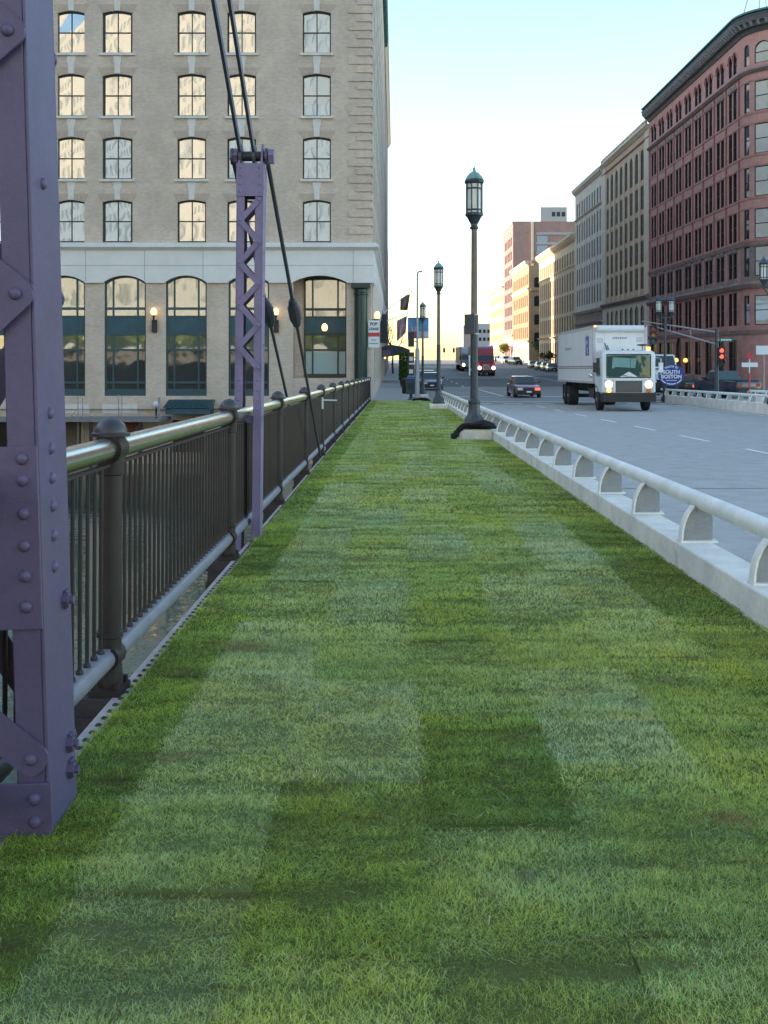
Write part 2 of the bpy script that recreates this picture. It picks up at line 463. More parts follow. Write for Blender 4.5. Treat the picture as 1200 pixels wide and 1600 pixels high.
# darker resurfaced band of asphalt across the street
strip('asphalt_patch', [(y, 2.6, 17, zr(y) + .006) for y in ys(100, 132, 8)], asphalt_dark)
strip('asphalt_patch', [(y, 18, 26.5, zr(y) + .006) for y in ys(120, 150, 6)], asphalt_dark)
# pavements with kerbs
def pavement(name, x0, x1, y0, y1, n, lipx):
    mb = MB(); Y = ys(y0, y1, n)
    mb.loft([[(x0, y, zr(y) - .2), (x1, y, zr(y) - .2), (x1, y, zr(y) + .15), (x0, y, zr(y) + .15)] for y in Y])
    return struct(mb.build(name, sidewalkm, smooth=False))
pavement('pavement', -1.36, 1.95, 60.2, 400, 40, 2)
pavement('pavement', 27.5, 31.2, 98, 400, 34, 2)
mb = MB()
mb.loft([[(16.1, y, zr(y) - .2), (21.5, y, zr(y) - .2), (21.5, y, zr(y) + .12), (16.1, y, zr(y) + .12)] for y in (61.9, 65, 69)])
mb.build('pavement', sidewalkm, smooth=False)['kind'] = 'structure'
# painted markings
mb = MB()
def dash(x0, y0, x1, y1, w):
    d = Vector((x1 - x0, y1 - y0, 0)).normalized(); p = Vector((d.y, -d.x, 0)) * w / 2
    n = max(1, int(abs(y1 - y0) / 4))
    for i in range(n):
        a = Vector((x0, y0, 0)).lerp(Vector((x1, y1, 0)), i / n); b = Vector((x0, y0, 0)).lerp(Vector((x1, y1, 0)), (i + 1) / n)
        z0 = zr(a.y) + .008; z1 = zr(b.y) + .008
        P = [a - p, a + p, b + p, b - p]
        mb.quad(*[(q.x, q.y, z) for q, z in zip(P, (z0, z0, z1, z1))])
y = 6.9
while y < 61:
    x = 8.35 - .021 * (y - 20); dash(x, y, x - .06, y + 2.75, .13); y += 5.55
for i in range(7):
    dash(6.1 - i * .05, 100 + i * 9, 6.1 - i * .05, 103 + i * 9, .14)
for i in range(24):                       # crosswalk bars in two dashed lines
    pass
for yy in (63.2, 66.4):
    x = 2.6
    while x < 15.4:
        mb.bx(x, x + (1.1 if yy < 65 else 2.2), yy, yy + .32, zr(yy) + .006, zr(yy) + .009); x += 1.75 if yy < 65 else 2.25
mb.bx(2.6, 22, 76.0, 76.45, zr(76) + .006, zr(76) + .009)
dash(7.4, 77, 6.6, 100, .16)
dash(15.2, 20, 15.3, 61, .12)
struct(mb.build('road_marking', linepaint, smooth=False))
mb = MB()                                  # tar filled joints and cracks
rj = random.Random(21)
for yj, xa, xb in ((17.4, 2.5, 15.8), (21.6, 7.5, 15.8), (29.5, 9.5, 15.8), (60.9, 2.5, 15.8)):
    x = xa; y = yj
    while x < xb - .3:
        y2 = y + rj.uniform(-.03, .03); w = rj.uniform(.012, .03)
        mb.quad((x, y - w, zr(y) + .004), (x + .4, y2 - w, zr(y2) + .004), (x + .4, y2 + w, zr(y2) + .004), (x, y + w, zr(y) + .004)); x += .4; y = y2
struct(mb.build('road_joint', pm('tar', (.10, .10, .10), .6), smooth=False))

# ------------------------------------------------------------------ sod: slabs and blades
XB = [-1.26, -.94, -.42, .10, .62, 1.15, 1.67, 2.18]
DARK, MID, LIGHT, YG, BL = (.230, .320, .045), (.450, .540, .150), (.525, .615, .245), (.460, .530, .115), (.445, .550, .190)
MD = (.370, .460, .095)
rs = random.Random(11)
SL = []           # per column: list of (y0, y1, tone, dz)
# seams and tones of the nearest rolls, as they lie in the photograph: column -> (far end, tone)
near = {0: [(2.75, MD), (4.15, DARK), (5.6, DARK), (7.0, DARK)], 1: [(3.25, LIGHT), (4.4, BL), (5.6, LIGHT), (6.8, LIGHT), (8.1, MID), (9.5, LIGHT)],
        2: [(2.89, MID), (4.15, MD), (5.5, LIGHT), (6.8, MID), (8.2, LIGHT), (9.6, MID)], 3: [(2.5, MID), (3.73, MID), (4.97, DARK), (6.3, MID), (7.6, MD), (9.0, MD), (10.4, LIGHT)],
        4: [(3.0, MID), (4.32, MID), (5.68, LIGHT), (7.0, MID), (8.4, LIGHT), (9.8, MID)], 5: [(3.4, DARK), (4.7, MD), (5.9, MD), (7.1, MID), (8.5, LIGHT), (9.9, LIGHT), (11.3, LIGHT)],
        6: [(4.2, DARK), (5.6, DARK), (7.0, MD), (8.4, DARK), (9.8, DARK), (11.2, DARK), (12.6, MD)]}
for c in range(7):
    y = -3 + rs.uniform(0, .8); L = []
    prev = None
    while y < 60.1:
        ln = rs.uniform(1.2, 1.55); y1 = min(y + ln, 60.15); ft = None
        for e, t_ in near[c]:
            if y < e - .01 and (e - y) < 1.9: y1, ft = e, t_; break
            if y < e - .01: y1 = min(y1, e - 1.0); break
        if c == 0: t = rs.choice([DARK, DARK, MD])
        elif c == 6: t = rs.choice([DARK, MD, MD, YG]) if y < 24 else rs.choice([YG, MID, MD])
        elif c == 5: t = rs.choice([LIGHT, LIGHT, MID, BL])
        else: t = rs.choice([MID, MID, LIGHT, LIGHT, YG, BL, MD])
        if ft: t = ft
        k = rs.uniform(.9, 1.1)
        L.append((y, y1, tuple(min(.85, (q * .72 + m_ * .28) * 1.34 * k) for q, m_ in zip(t, MID)), rs.uniform(-.006, .008))); y = y1
    SL.append(L)
mb = MB(); cols = []
for c in range(7):
    for (a, b, t, dz) in SL[c]:
        n = max(1, int((b - a) / .2))
        x0, x1 = XB[c] + .0004, XB[c + 1] - .0004
        gp = .004 if ((c * 37 + SL[c].index((a, b, t, dz)) * 53) % 97) / 97. <= .5 else .018
        mb.bx(x0, x1, a + gp, b - .003, -.07, -.022 + dz)
        cols += [tuple(q * .20 + s_ for q, s_ in zip(t, (.022, .016, .006)))] * 8
me = mb.mesh('turf', attr_mat('turf_soil', .9, .1), smooth=False)
at = me.attributes.new('tone', 'FLOAT_COLOR', 'POINT')
at.data.foreach_set('color', np.array([(*c, 1) for c in cols], 'f').ravel())
struct(link('turf', me, rot=DROT))

rng = np.random.default_rng(5)
def vnoise(x, y, sx, sy, seed):
    """smooth value noise, roughly -1..1"""
    t = np.random.default_rng(seed).uniform(-1, 1, (257, 257))
    u, v = x / sx + 40.3, y / sy + 17.7
    i, j = np.floor(u).astype(int), np.floor(v).astype(int); fu, fv = u - i, v - j
    fu = fu * fu * (3 - 2 * fu); fv = fv * fv * (3 - 2 * fv); i %= 256; j %= 256
    return (t[i, j] * (1 - fu) + t[i + 1, j] * fu) * (1 - fv) + (t[i, j + 1] * (1 - fu) + t[i + 1, j + 1] * fu) * fv
P = []
for (ya, yb, den, w, h) in ((.9, 1.9, 6000, .004, .026), (1.9, 4.0, 36000, .0018, .020), (4.0, 6.5, 20000, .0024, .0195), (6.5, 12, 9500, .0037, .020), (12, 25, 3300, .0068, .023), (25, 60.1, 900, .015, .027)):
    n = int(den * (yb - ya) * 3.46)
    x = rng.uniform(-1.27, 2.19, n); y = rng.uniform(ya, yb, n)
    # streaks across the walk, clumps and bare spots
    far = min(1., 3.5 / ya) ** .5
    st = vnoise(x, y, .30, .045 / far, 1) * .7 + vnoise(x, y, .75, .10 / far, 2) * .7
    cl = vnoise(x, y, .05, .04, 3) * .7 + vnoise(x, y, .16, .13, 4) * .6
    big = vnoise(x, y, .55, .40, 5)
    hue = vnoise(x, y, .22, .18, 6) * .7 + vnoise(x, y, .9, .8, 7) * .6
    tone = np.zeros((n, 3)); dz = np.zeros(n); keep = np.ones(n, bool); hs_ = np.ones(n)
    jx = rng.normal(0, .014, n) + .02 * vnoise(x, y, .1, .08, 8); jy = rng.normal(0, .012, n) + .02 * vnoise(x, y, .12, .1, 9)
    ci = np.clip(np.searchsorted(XB, x + jx) - 1, 0, 6)
    for c in range(7):
        br = np.array([s[0] for s in SL[c]] + [SL[c][-1][1]])
        idx = np.where(ci == c)[0]
        si = np.clip(np.searchsorted(br, y[idx] + jy[idx]) - 1, 0, len(SL[c]) - 1)
        tt = np.array([s[2] for s in SL[c]]); dd = np.array([s[3] for s in SL[c]])
        # the tone of a slab drifts along its length
        f = (y[idx] - br[si]) / (br[si + 1] - br[si])
        tone[idx] = tt[si] * (1 + .16 * (f[:, None] - .5)); dz[idx] = dd[si]
        ph = np.array([((c * 37 + i * 53) % 97) / 97. for i in range(len(SL[c]))])
        # some seams stand open: hardly any blades in a narrow gap along the near edge of the slab
        gap = np.where(ph[si] > .5, .008 + .038 * (ph[si] - .5), .0) * (.3 + 1.1 * np.clip(vnoise(x[idx], y[idx] * 0 + c, .12, 1, 10) + .6, 0, 1.3))
        edge = np.minimum(np.abs(x[idx] - XB[c]), np.abs(x[idx] - XB[c + 1]))
        keep[idx] = (np.abs(y[idx] - br[si]) > gap) 
        hs_[idx] = .88 + .28 * ph[si]
    keep &= rng.random(n) < np.clip(.9 + .4 * cl + .2 * st, .45, 1)
    k = keep; x, y, tone, dz, hs_, st, cl, big, hue = [q[k] for q in (x, y, tone, dz, hs_, st, cl, big, hue)]; n = len(x)
    tone = tone * (1 + .26 * st + .17 * cl + .14 * big)[:, None] * np.exp(rng.normal(0, .26, n))[:, None]
    # each roll was cut and laid in short lengths: slight tone steps across the walk inside a slab
    stp = np.random.default_rng(77).uniform(-1, 1, 4096)
    tone *= (1 + .11 * stp[((np.floor(y / .37 + .12 * np.sin(x * 5)).astype(int) * 31 + np.clip(np.searchsorted(XB, x), 0, 8) * 7) % 4096)])[:, None]
    tone *= np.stack([1 + .13 * hue, 1 + .02 * hue, 1 - .26 * hue], 1)
    tone *= 1 + rng.normal(0, .07, (n, 3))
    # withered spots and a few places where the soil shows
    for sx_, sy_, sr_, sc_ in ((-.84, 6.2, .10, (.50, .36, .16)), (-.87, 4.39, .055, (.62, .42, .14)), (1.15, 3.79, .06, (.58, .40, .15)), (-1.04, 4.15, .07, (.10, .07, .04)), (-.60, 5.35, .05, (.50, .40, .2)), (.75, 7.6, .07, (.45, .40, .2)), (-.3, 9.1, .10, (.45, .36, .18)), (1.3, 5.5, .05, (.5, .4, .2)), (.4, 3.35, .04, (.4, .33, .2)), (1.75, 8.8, .09, (.4, .34, .17)), (-.7, 12.4, .14, (.45, .40, .2)), (-1.02, 2.95, .05, (.12, .09, .05))):
        ds = np.exp(-(((x - sx_) * .7) ** 2 + (y - sy_) ** 2) / sr_ ** 2) * (.75 + .5 * rng.random(n)); ds = np.clip(ds, 0, .9)[:, None]
        tone = tone * (1 - ds) + np.array(sc_) * ds * rng.uniform(.5, 1.3, (n, 1))
    r_ = rng.random(n)
    dry = r_ < .05
    tone[dry] = np.array([.42, .36, .19]) * rng.uniform(.5, 1.3, (dry.sum(), 1))
    brn = (r_ > .05) & (r_ < .12)
    tone[brn] = np.array([.16, .135, .06]) * rng.uniform(.5, 1.3, (brn.sum(), 1))
    blu = (r_ > .12) & (r_ < .25)
    tone[blu] *= np.array([1.02, 1.12, 1.55])
    ylw = (r_ > .25) & (r_ < .32)
    tone[ylw] *= np.array([1.25, 1.15, .8])
    ang = rng.uniform(0, 2 * np.pi, n); lean = rng.beta(2.0, 1.4, n) * 2.3
    # mower stripes lay neighbouring blades the same way
    la = ang.copy(); m_ = rng.random(n) < .5
    la[m_] = rng.normal(np.pi / 2, .9, m_.sum()) + np.where(big[m_] + .4 * rng.normal(size=m_.sum()) > 0, 0, np.pi)
    hh = h * hs_ * rng.uniform(.55, 1.3, n) * np.clip(1 + .28 * st + .2 * cl, .62, 1.6); ww = w * rng.uniform(.6, 1.35, n)
    P.append((x, y, dz - .016 + .006 * big, la, lean, hh, ww, tone, ang))
cat = [np.concatenate([p[i] for p in P]) for i in range(9)]
# loose clippings lying on top
nl = 2600
yl = 1.9 + 16 * rng.random(nl) ** 1.6; xl = rng.uniform(-1.2, 2.1, nl)
x, y, dz, la, lean, hh, ww, tone, ang = cat
x = np.concatenate([x, xl]); y = np.concatenate([y, yl]); dz = np.concatenate([dz, np.full(nl, .012)])
la = np.concatenate([la, rng.uniform(0, 6.28, nl)]); lean = np.concatenate([lean, np.full(nl, 3.2)])
hh = np.concatenate([hh, rng.uniform(.010, .020, nl)]); ww = np.concatenate([ww, np.full(nl, .0035)])
tone = np.concatenate([tone, np.array([.62, .62, .38]) * rng.uniform(.6, 1.3, (nl, 1))]); ang = np.concatenate([ang, rng.uniform(0, 6.28, nl)])
inpost = (x < -1.142) & (y > 3.66) & (y < 4.0)
ok_ = ~inpost
x, y, dz, la, lean, hh, ww, tone, ang = [q[ok_] for q in (x, y, dz, la, lean, hh, ww, tone, ang)]
n = len(x)
ldx, ldy = np.cos(la) * lean * hh, np.sin(la) * lean * hh
wx, wy = np.cos(ang) * ww / 2, np.sin(ang) * ww / 2
V = np.zeros((n, 5, 3), 'f')
V[:, 0] = np.stack([x - wx, y - wy, dz], 1); V[:, 1] = np.stack([x + wx, y + wy, dz], 1)
mx_, my_, mz_ = x + ldx * .35, y + ldy * .35, dz + hh * np.clip(.66 - .12 * lean, .3, .62)
V[:, 2] = np.stack([mx_ + wx * .85, my_ + wy * .85, mz_], 1); V[:, 3] = np.stack([mx_ - wx * .85, my_ - wy * .85, mz_], 1)
V[:, 4] = np.stack([x + ldx, y + ldy, dz + hh * np.clip(1.06 - .30 * lean, .32, 1)], 1)
me = bpy.data.meshes.new('grass')
me.vertices.add(n * 5); me.vertices.foreach_set('co', V.ravel())
base = (np.arange(n) * 5)[:, None]
li = (base + np.array([0, 1, 2, 3, 3, 2, 4])[None]).ravel().astype('i')
me.loops.add(n * 7); me.loops.foreach_set('vertex_index', li)
me.polygons.add(n * 2)
ls = (np.arange(n) * 7)[:, None] + np.array([0, 4])[None]
me.polygons.foreach_set('loop_start', ls.ravel().astype('i'))
me.update(calc_edges=True)
at = me.attributes.new('tone', 'FLOAT_COLOR', 'POINT')
ca = np.ones((n, 5, 4), 'f'); ca[:, :, :3] = np.clip(tone, .004, .9)[:, None, :]
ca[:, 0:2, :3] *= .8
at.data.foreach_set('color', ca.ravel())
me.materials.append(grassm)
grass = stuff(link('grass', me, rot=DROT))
# ------------------------------------------------------------------ steel edge strip beside the turf
mb = MB()
mb.bx(-1.345, -1.262, -6, 60.2, -.06, -.045)
mb.bx(-1.345, -1.333, -6, 60.2, -.30, -.06)
yy = 2.0
while yy < 30:
    mb.dome((-1.30, yy, -.045), .016, (0, 0, 1), 1, 6, .7); yy += .10
es = mb.build('edge_flange', [plateflange, timber], rot=DROT)
struct(es)

# ------------------------------------------------------------------ bridge railing (left)
RX = -1.385
PY = [5.43 + 3.87 * k for k in range(-2, 15)]
rail = tag(thing('bridge_railing', '', ''), 'dark brown pedestrian railing with thin balusters and a steel handrail along the turf', 'railing')
rail.rotation_euler = DROT
m_post = MB()
m_post.lathe([(.062, -.02), (.062, .04), (.056, .10), (.055, .215), (.064, .22), (.064, .245), (.055, .25), (.055, 1.0), (.064, 1.005), (.068, 1.10), (.068, 1.185), (.06, 1.19)], n=20)
m_post.bx(-.075, .075, -.11, .11, -.045, -.018)
for sx in (-.055, .055):
    for sy in (-.085, .085): m_post.cyl((sx, sy, -.018), (sx, sy, .012), .014, n=6)
m_post.tube([(0, -.075, .125), (0, .075, .125)], .062, 14)
m_post.tube([(0, -.08, 1.13), (0, .08, 1.13)], .072, 16)
post_me = m_post.mesh('post', railblack)
m_cap = MB(); m_cap.lathe([(.064, 1.186), (.092, 1.19), (.094, 1.205), (.078, 1.21), (.077, 1.222), (.066, 1.248), (.045, 1.268), (.02, 1.278), (.002, 1.281)], n=20)
cap_me = m_cap.mesh('cap', caprail)
m_blk = MB(); m_blk.bx(-.17, .17, -.13, .13, -.13, -.047); m_blk.bx(-.15, .16, -.15, .15, -.22, -.132); m_blk.bx(-.17, .15, -.13, .13, -.34, -.222)
blk_me = m_blk.mesh('support_block', timber)
for py in PY:
    p = link('post', post_me, rail, (RX, py, 0))
    link('cap', cap_me, p)
    link('support_block', blk_me, p)
span = 3.87
hr = MB(); hr.tube([(0, .081, 1.13), (0, span - .081, 1.13)], .055, 18); hr_me = hr.mesh('handrail', stainless)
ub = MB(); ub.bx(-.016, .016, .066, span - .066, 1.045, 1.06); ub_me = ub.mesh('baluster_strip', railblack)
br_ = MB(); br_.tube([(0, .076, .125), (0, span - .076, .125)], .046, 14)
br_.bx(-.022, .022, .076, span - .076, .160, .176); br_me = br_.mesh('bottom_rail', railgrey)
NB = 31
bm_ = MB(); bm_.cyl((0, 0, .172), (0, 0, 1.05), .0095, n=8); bm_.lathe([(.017, .172), (.017, .19), (.0096, .20)], n=8)
bal_me = bm_.mesh('baluster', railblack)
bal_rest = MB()
cnt = 0
for i, py in enumerate(PY[:-1]):
    link('handrail', hr_me, rail, (RX, py, 0)); link('bottom_rail', br_me, rail, (RX, py, 0)); link('baluster_strip', ub_me, rail, (RX, py, 0))
    for k in range(NB):
        yb_ = py + .11 + (span - .22) * (k + .5) / NB
        if i >= 1 and cnt < 100: link('baluster', bal_me, rail, (RX, yb_, 0)); cnt += 1
        else: bal_rest.cyl((RX, yb_, .172), (RX, yb_, 1.05), .0095, n=6)
stuff(bal_rest.build('baluster', railblack, rail))
# small white bracket clipped to the railing
t = thing('clip_bracket', 'small white T shaped bracket clipped to the brown railing', 'bracket', (RX + .07, 20.2, deck(20.2) + .97))
mb = MB(); mb.bx(-.015, .015, -.015, .015, -.13, .08); mb.build('upright', signwhite, t)
mb = MB(); mb.cyl((.012, 0, .03), (.26, 0, .025), .013); mb.build('arm', signwhite, t)

# ------------------------------------------------------------------ riveted truss
def channel_leg(mb, x, sgn, dep, fl, z0, z1, th=.012):
    """web in the YZ plane at x, flanges running from it towards -sgn"""
    mb.bx(min(x, x - sgn * th), max(x, x - sgn * th), .0, dep, z0, z1)
    a, b = sorted((x - sgn * th * 1.02, x - sgn * fl))
    mb.bx(a, b, .0, th, z0, z1); mb.bx(a, b, dep - th, dep, z0, z1)
rivet_m = MB(); rivet_m.dome((0, 0, 0), .021, (0, -1, 0), n=12, flat=.75); rivet_front = rivet_m.mesh('rivet', purple)
rivet_m = MB(); rivet_m.dome((0, 0, 0), .021, (1, 0, 0), n=12, flat=.75); rivet_side = rivet_m.mesh('rivet', purple)
hexm = MB(); hexm.cyl((0, 0, 0), (.022, 0, 0), .028, n=6); hexm.cyl((.022, 0, 0), (.036, 0, 0), .014, n=10)
hexm.bx(-.002, .012, -.005, .034, -.032, .032)
hex_me = hexm.mesh('bolt', purple)
NP = thing('truss_post', 'large riveted purple steel truss post in the left foreground', 'truss post', (-1.135, 3.68, deck(3.7)), (0, -.030, 0))
mb = MB(); channel_leg(mb, 0, 1, .31, .105, -.35, 7.2); mb.build('channel', purple, NP, bevel=.004)
mb = MB(); channel_leg(mb, -.62, -1, .31, .105, -.35, 7.2); mb.build('channel', purple, NP, bevel=.004)
mb = MB(); mb.bx(-.62, -.002, -.014, -.001, .66, 1.26); mb.build('batten_plate', purple, NP, bevel=.002)
mb = MB(); mb.bx(-.62, .012, -.014, -.001, -.32, .155); mb.build('batten_plate', purple, NP, bevel=.002)
def lace(parent, xa, za, xb, zb, w, th, m, y, rid=None):
    """flat bar with rounded ends"""
    d = Vector((xb - xa, 0, zb - za)); L = d.length; d.normalize(); p = Vector((-d.z, 0, d.x))
    pts = []
    for k in range(7):
        a = -math.pi / 2 + math.pi * k / 6
        pts.append(Vector((xb, 0, zb)) + (d * math.cos(a) * .72 + p * math.sin(a)) * w / 2 + d * w * .12)
    for k in range(7):
        a = math.pi / 2 + math.pi * k / 6
        pts.append(Vector((xa, 0, za)) + (d * math.cos(a) * .72 + p * math.sin(a)) * w / 2 - d * w * .12)
    mb = MB(); mb.prism([(q.x, y, q.z) for q in pts], (0, th, 0), 0)
    return mb.build('lacing_bar', m, parent)
xr, xl_ = -.052, -.568
zt = [.235, 1.76, 2.62, 3.48, 4.34, 5.2, 6.06]
lace(NP, xr, .235, xl_, .68, .11, .012, purple, -.014)
for a, b in zip(zt[1:], zt[2:]):
    mid_ = (a + b) / 2
    lace(NP, xr, a, xl_, mid_, .11, .012, purple, -.014)
    lace(NP, xl_, mid_, xr, b, .11, .012, purple, -.027)
lace(NP, xr, zt[1], xl_, 1.30, .11, .012, purple, -.027)
for y_ in (.318,):
    for a, b in zip([.2] + zt[1:], zt[1:]):
        lace(NP, xr, a, xl_, (a + b) / 2, .10, .012, purple, y_); lace(NP, xl_, (a + b) / 2, xr, b, .10, .012, purple, y_ + .013)
for z in (.235,): link('rivet', rivet_front, NP, (xr, -.014, z))
for z in zt[1:]: link('rivet', rivet_front, NP, (xr, -.030, z))
for z in (.735, .835, .935, 1.04, 1.15, 1.22): link('rivet', rivet_front, NP, (xr, -.014, z))
for z in (.105, .03): link('rivet', rivet_front, NP, (xr + .008, -.014, z))
for z in (.84, .945, 1.045, 1.14, 1.24, 1.36, 2.14, 2.9): link('rivet', rivet_side, NP, (.0, .125, z))
for z in (.705, .205, .115): link('bolt', hex_me, NP, (.0, .22, z))

def truss_mid(y0, zt_):
    T = thing('truss_post', 'slender purple latticed truss post rising behind the railing', 'truss post', (-1.235, y0, deck(y0)), (0, .010, 0))
    Wd, dp = .245, .21
    H = zt_ - deck(y0)
    for x, s in ((0, 1), (-Wd, -1)):
        mb = MB(); channel_leg(mb, x, s, dp, .075, -.25, H); mb.build('channel', purple2, T, bevel=.003)
    for yb_ in (-.011, dp + .001):
        mb = MB(); mb.bx(-Wd - .002, .002, yb_, yb_ + .010, H - .30, H)
        for zz in (H - .04, H - .11, H - .19, H - .26):
            for xx in (-Wd + .035, -.035): mb.dome((xx, yb_, zz), .012, (0, -1, 0), n=8)
        mb.build('batten_plate', purple2, T)
    za, zb = 1.37 - deck(y0), 2.90 - deck(y0)
    n = 8
    for yb_ in (-.011, dp + .001):
        for i in range(n):
            a = za + (zb - za) * i / n; b = za + (zb - za) * (i + 1) / n
            x0, x1 = (-.037, -Wd + .037) if i % 2 == 0 else (-Wd + .037, -.037)
            l = lace(T, x0, a, x1, b, .05, .009, purple2, yb_ - (.0 if i % 2 else .0095))
    rv = MB(); rv.dome((0, 0, 0), .014, (0, -1, 0), n=8); rvm = rv.mesh('rivet', purple2)
    for i in range(n + 1): link('rivet', rvm, T, (-.037 if i % 2 == 0 else -Wd + .037, -.021, za + (zb - za) * i / n))
    for zz in (1.16, 1.25, 1.34, 1.43):
        for xx in (-.037, -Wd + .037): link('rivet', rvm, T, (xx, 0, zz))
    for zz in (1.75, 2.2, 2.6): 
        mb = MB(); mb.dome((0, .1, zz), .014, (1, 0, 0), n=8); mb.build('rivet', purple2, T)
    mb = MB(); mb.bx(-Wd, 0, .03, dp - .03, 1.04, 1.10); mb.build('diaphragm', purple2, T)
    # bearing plates and pin on top
    for x in (-Wd + .012, -.028):
        mb = MB(); mb.prism([(x, .0, H - .02), (x, dp, H - .02), (x, dp - .02, H + .10), (x, .14, H + .19), (x, .07, H + .19), (x, .02, H + .10)], (.016, 0, 0)); mb.build('bearing_plate', purple2, T)
    pin = MB(); pin.cyl((-Wd - .02, .10, H + .08), (.045, .10, H + .08), .045, n=14)
    pn = pin.build('pin', eyebar_m, T)
    for x0, x1 in ((-Wd - .045, -Wd - .004), (.035, .085)):
        mb = MB(); mb.cyl((x0, .10, H + .08), (x1, .10, H + .08), .072, n=6); mb.build('nut', purple2, pn)
    return T
ZM = 3.23
truss_mid(10.2, ZM)
truss_mid(10.2 + 7.0 * -1, ZM) if False else None
def eyebar(x, label):
    o = thing('eyebar', label, 'eyebar', (x, 10.30, ZM + .08), group='eyebars of the upper chord')
    mb = MB(); e = Vector((0, -6.55, 3.98)); mb.bar(e * .015, e, .026, .085, 0, up=(0, .5, .86)); mb.build('bar', eyebar_m, o, bevel=.003)
    mb = MB(); mb.lathe([(.052, -.014), (.105, -.014), (.105, .014), (.052, .014)], (0, 0, 0), 20, 0, Matrix.Rotation(R(90), 3, 'Y')); mb.build('eye', eyebar_m, o)
    return o
eyebar(-1.235 - .185, 'dark steel eyebar sloping up from the lattice post, the one nearer the water')
eyebar(-1.235 - .06, 'dark steel eyebar sloping up from the lattice post, the one nearer the turf')
def tie(x, label, f):
    o = thing('tie_rod', label, 'tie rod', (x, 10.30, ZM + .08), group='tie rods running down to the deck')
    e = Vector((0, 17.7 - 10.3, -.14 - ZM - .08))
    mb = MB(); mb.tube([e * .005, e * .40], .021, 10); mb.tube([e * .40, e], .019, 10); mb.build('rod', eyebar_m, o)
    a, b = e * f, e * (f + .085)
    mb = MB(); mb.tube([a.lerp(b, q) for q in (0, .08, .2, .3, .7, .8, .92, 1)], [.028, .05, .056, .075, .075, .056, .05, .028], 10); mb.build('turnbuckle', eyebar_m, o)
    mb = MB(); mb.lathe([(.03, -.012), (.075, -.012), (.075, .012), (.03, .012)], (0, 0, 0), 16, 0, Matrix.Rotation(R(90), 3, 'Y')); mb.build('eye', eyebar_m, o)
tie(-1.185, 'dark tie rod with a turnbuckle ending at the turf beside the railing', .345)
tie(-1.50, 'dark tie rod with a turnbuckle passing behind the railing', .345)

# ------------------------------------------------------------------ kerb and guard rails
def kerb(x0, x1, y0, y1, label, sec=3.5):
    o = thing('concrete_kerb', label, 'kerb', (0, 0, 0), DROT)
    y = y0
    while y < y1 - .1:
        b = min(y + sec, y1)
        mb = MB(); mb.bx(x0, x1, y + .004, b - .004, -.345, .176); mb.build('kerb_section', concrete, o, bevel=.012); y = b
    return o
def guard(x, y0, y1, side, label, off=0.):
    o = thing('guard_rail', label, 'guard rail', (0, 0, 0), DROT)
    y = y0
    while y < y1 - .1:
        b = min(y + 7.0, y1)
        mb = MB(); mb.tube([(x, y + .003, .49), (x, b - .003, .49)], .066, 18); mb.build('pipe', guardpaint, o); y = b
    s = side
    pr = [(-.165, .192), (-.16, .26), (-.145, .33), (-.115, .40), (-.07, .46)]
    mb = MB()
    web = [(s * (p[0] + .004), 0, p[1]) for p in pr] + [(s * .055, 0, .44), (s * .075, 0, .36), (s * .075, 0, .192)]
    mb.prism([(p[0], -.008, p[2]) for p in web], (0, .016, 0))
    web_me = mb.mesh('web', bracketm)
    mb = MB()
    mb.loft([[(s * p[0], -.05, p[1]), (s * p[0], .05, p[1]), (s * (p[0] - .014), .05, p[1]), (s * (p[0] - .014), -.05, p[1])] for p in pr])
    mb.bx(-.185, .105, -.065, .065, .177, .192)
    fl_me = mb.mesh('bracket', guardpaint)
    y = y0 + off
    while y < y1:
        f = link('bracket', fl_me, o, (x, y, 0)); link('web', web_me, f); y += 1.755
    return o
kerb(2.19, 2.47, -1.75, 60.2, 'pale concrete kerb between the turf and the road')
guard(2.40, -.5, 60.2, 1, 'pale pipe guard rail on curved brackets between turf and road', .47)
kerb(15.8, 16.1, 12, 67, 'pale concrete kerb on the far side of the road')
guard(15.92, 12, 67, 1, 'pale pipe guard rail on the far side of the road', .9)
kerb(19.4, 19.7, 25, 61.6, 'pale concrete kerb along the outer edge of the far walkway')
guard(19.52, 25, 61.6, 1, 'pale pipe guard rail along the outer edge of the far walkway', .3)

# ------------------------------------------------------------------ lamp posts
def lantern(parent, z, s=1., c=(0, 0), roofm=None):
    x, y = c
    def L(pr, nm, m, n=8, par=parent):
        mb = MB(); mb.lathe([(r * s, z + h * s) for r, h in pr], (x, y, 0), n); return mb.build(nm, m, par)
    body = L([(.075, 0), (.10, .02), (.10, .05), (.075, .07), (.075, .10), (.17, .27), (.205, .30), (.205, .34), (.18, .36)], 'lantern_frame', lampgreen)
    mb = MB()
    for k in range(8):
        t = 2 * math.pi * (k + .5) / 8
        px, py = x + .178 * s * math.cos(t), y + .178 * s * math.sin(t)
        mb.bar((px, py, z + .35 * s), (px, py, z + 1.0 * s), .026 * s, .026 * s)
    for h in (.40, .86): mb.lathe([(.170 * s, z + h * s), (.184 * s, z + (h + .008) * s), (.184 * s, z + (h + .03) * s), (.170 * s, z + (h + .038) * s)], (x, y, 0), 8)
    mb.build('glazing_bar', lampgreen, body)
    L([(.16, .355), (.16, .985)], 'glass', lampglass, 8, body)
    L([(.18, .98), (.215, 1.0), (.225, 1.04), (.21, 1.06), (.205, 1.08)], 'cornice', lampgreen, 8, body)
    L([(.205, 1.08), (.17, 1.14), (.10, 1.215), (.04, 1.25), (.028, 1.29), (.034, 1.305), (.012, 1.34), (.003, 1.40)], 'lantern_roof', roofm or verdigris, 8, body)
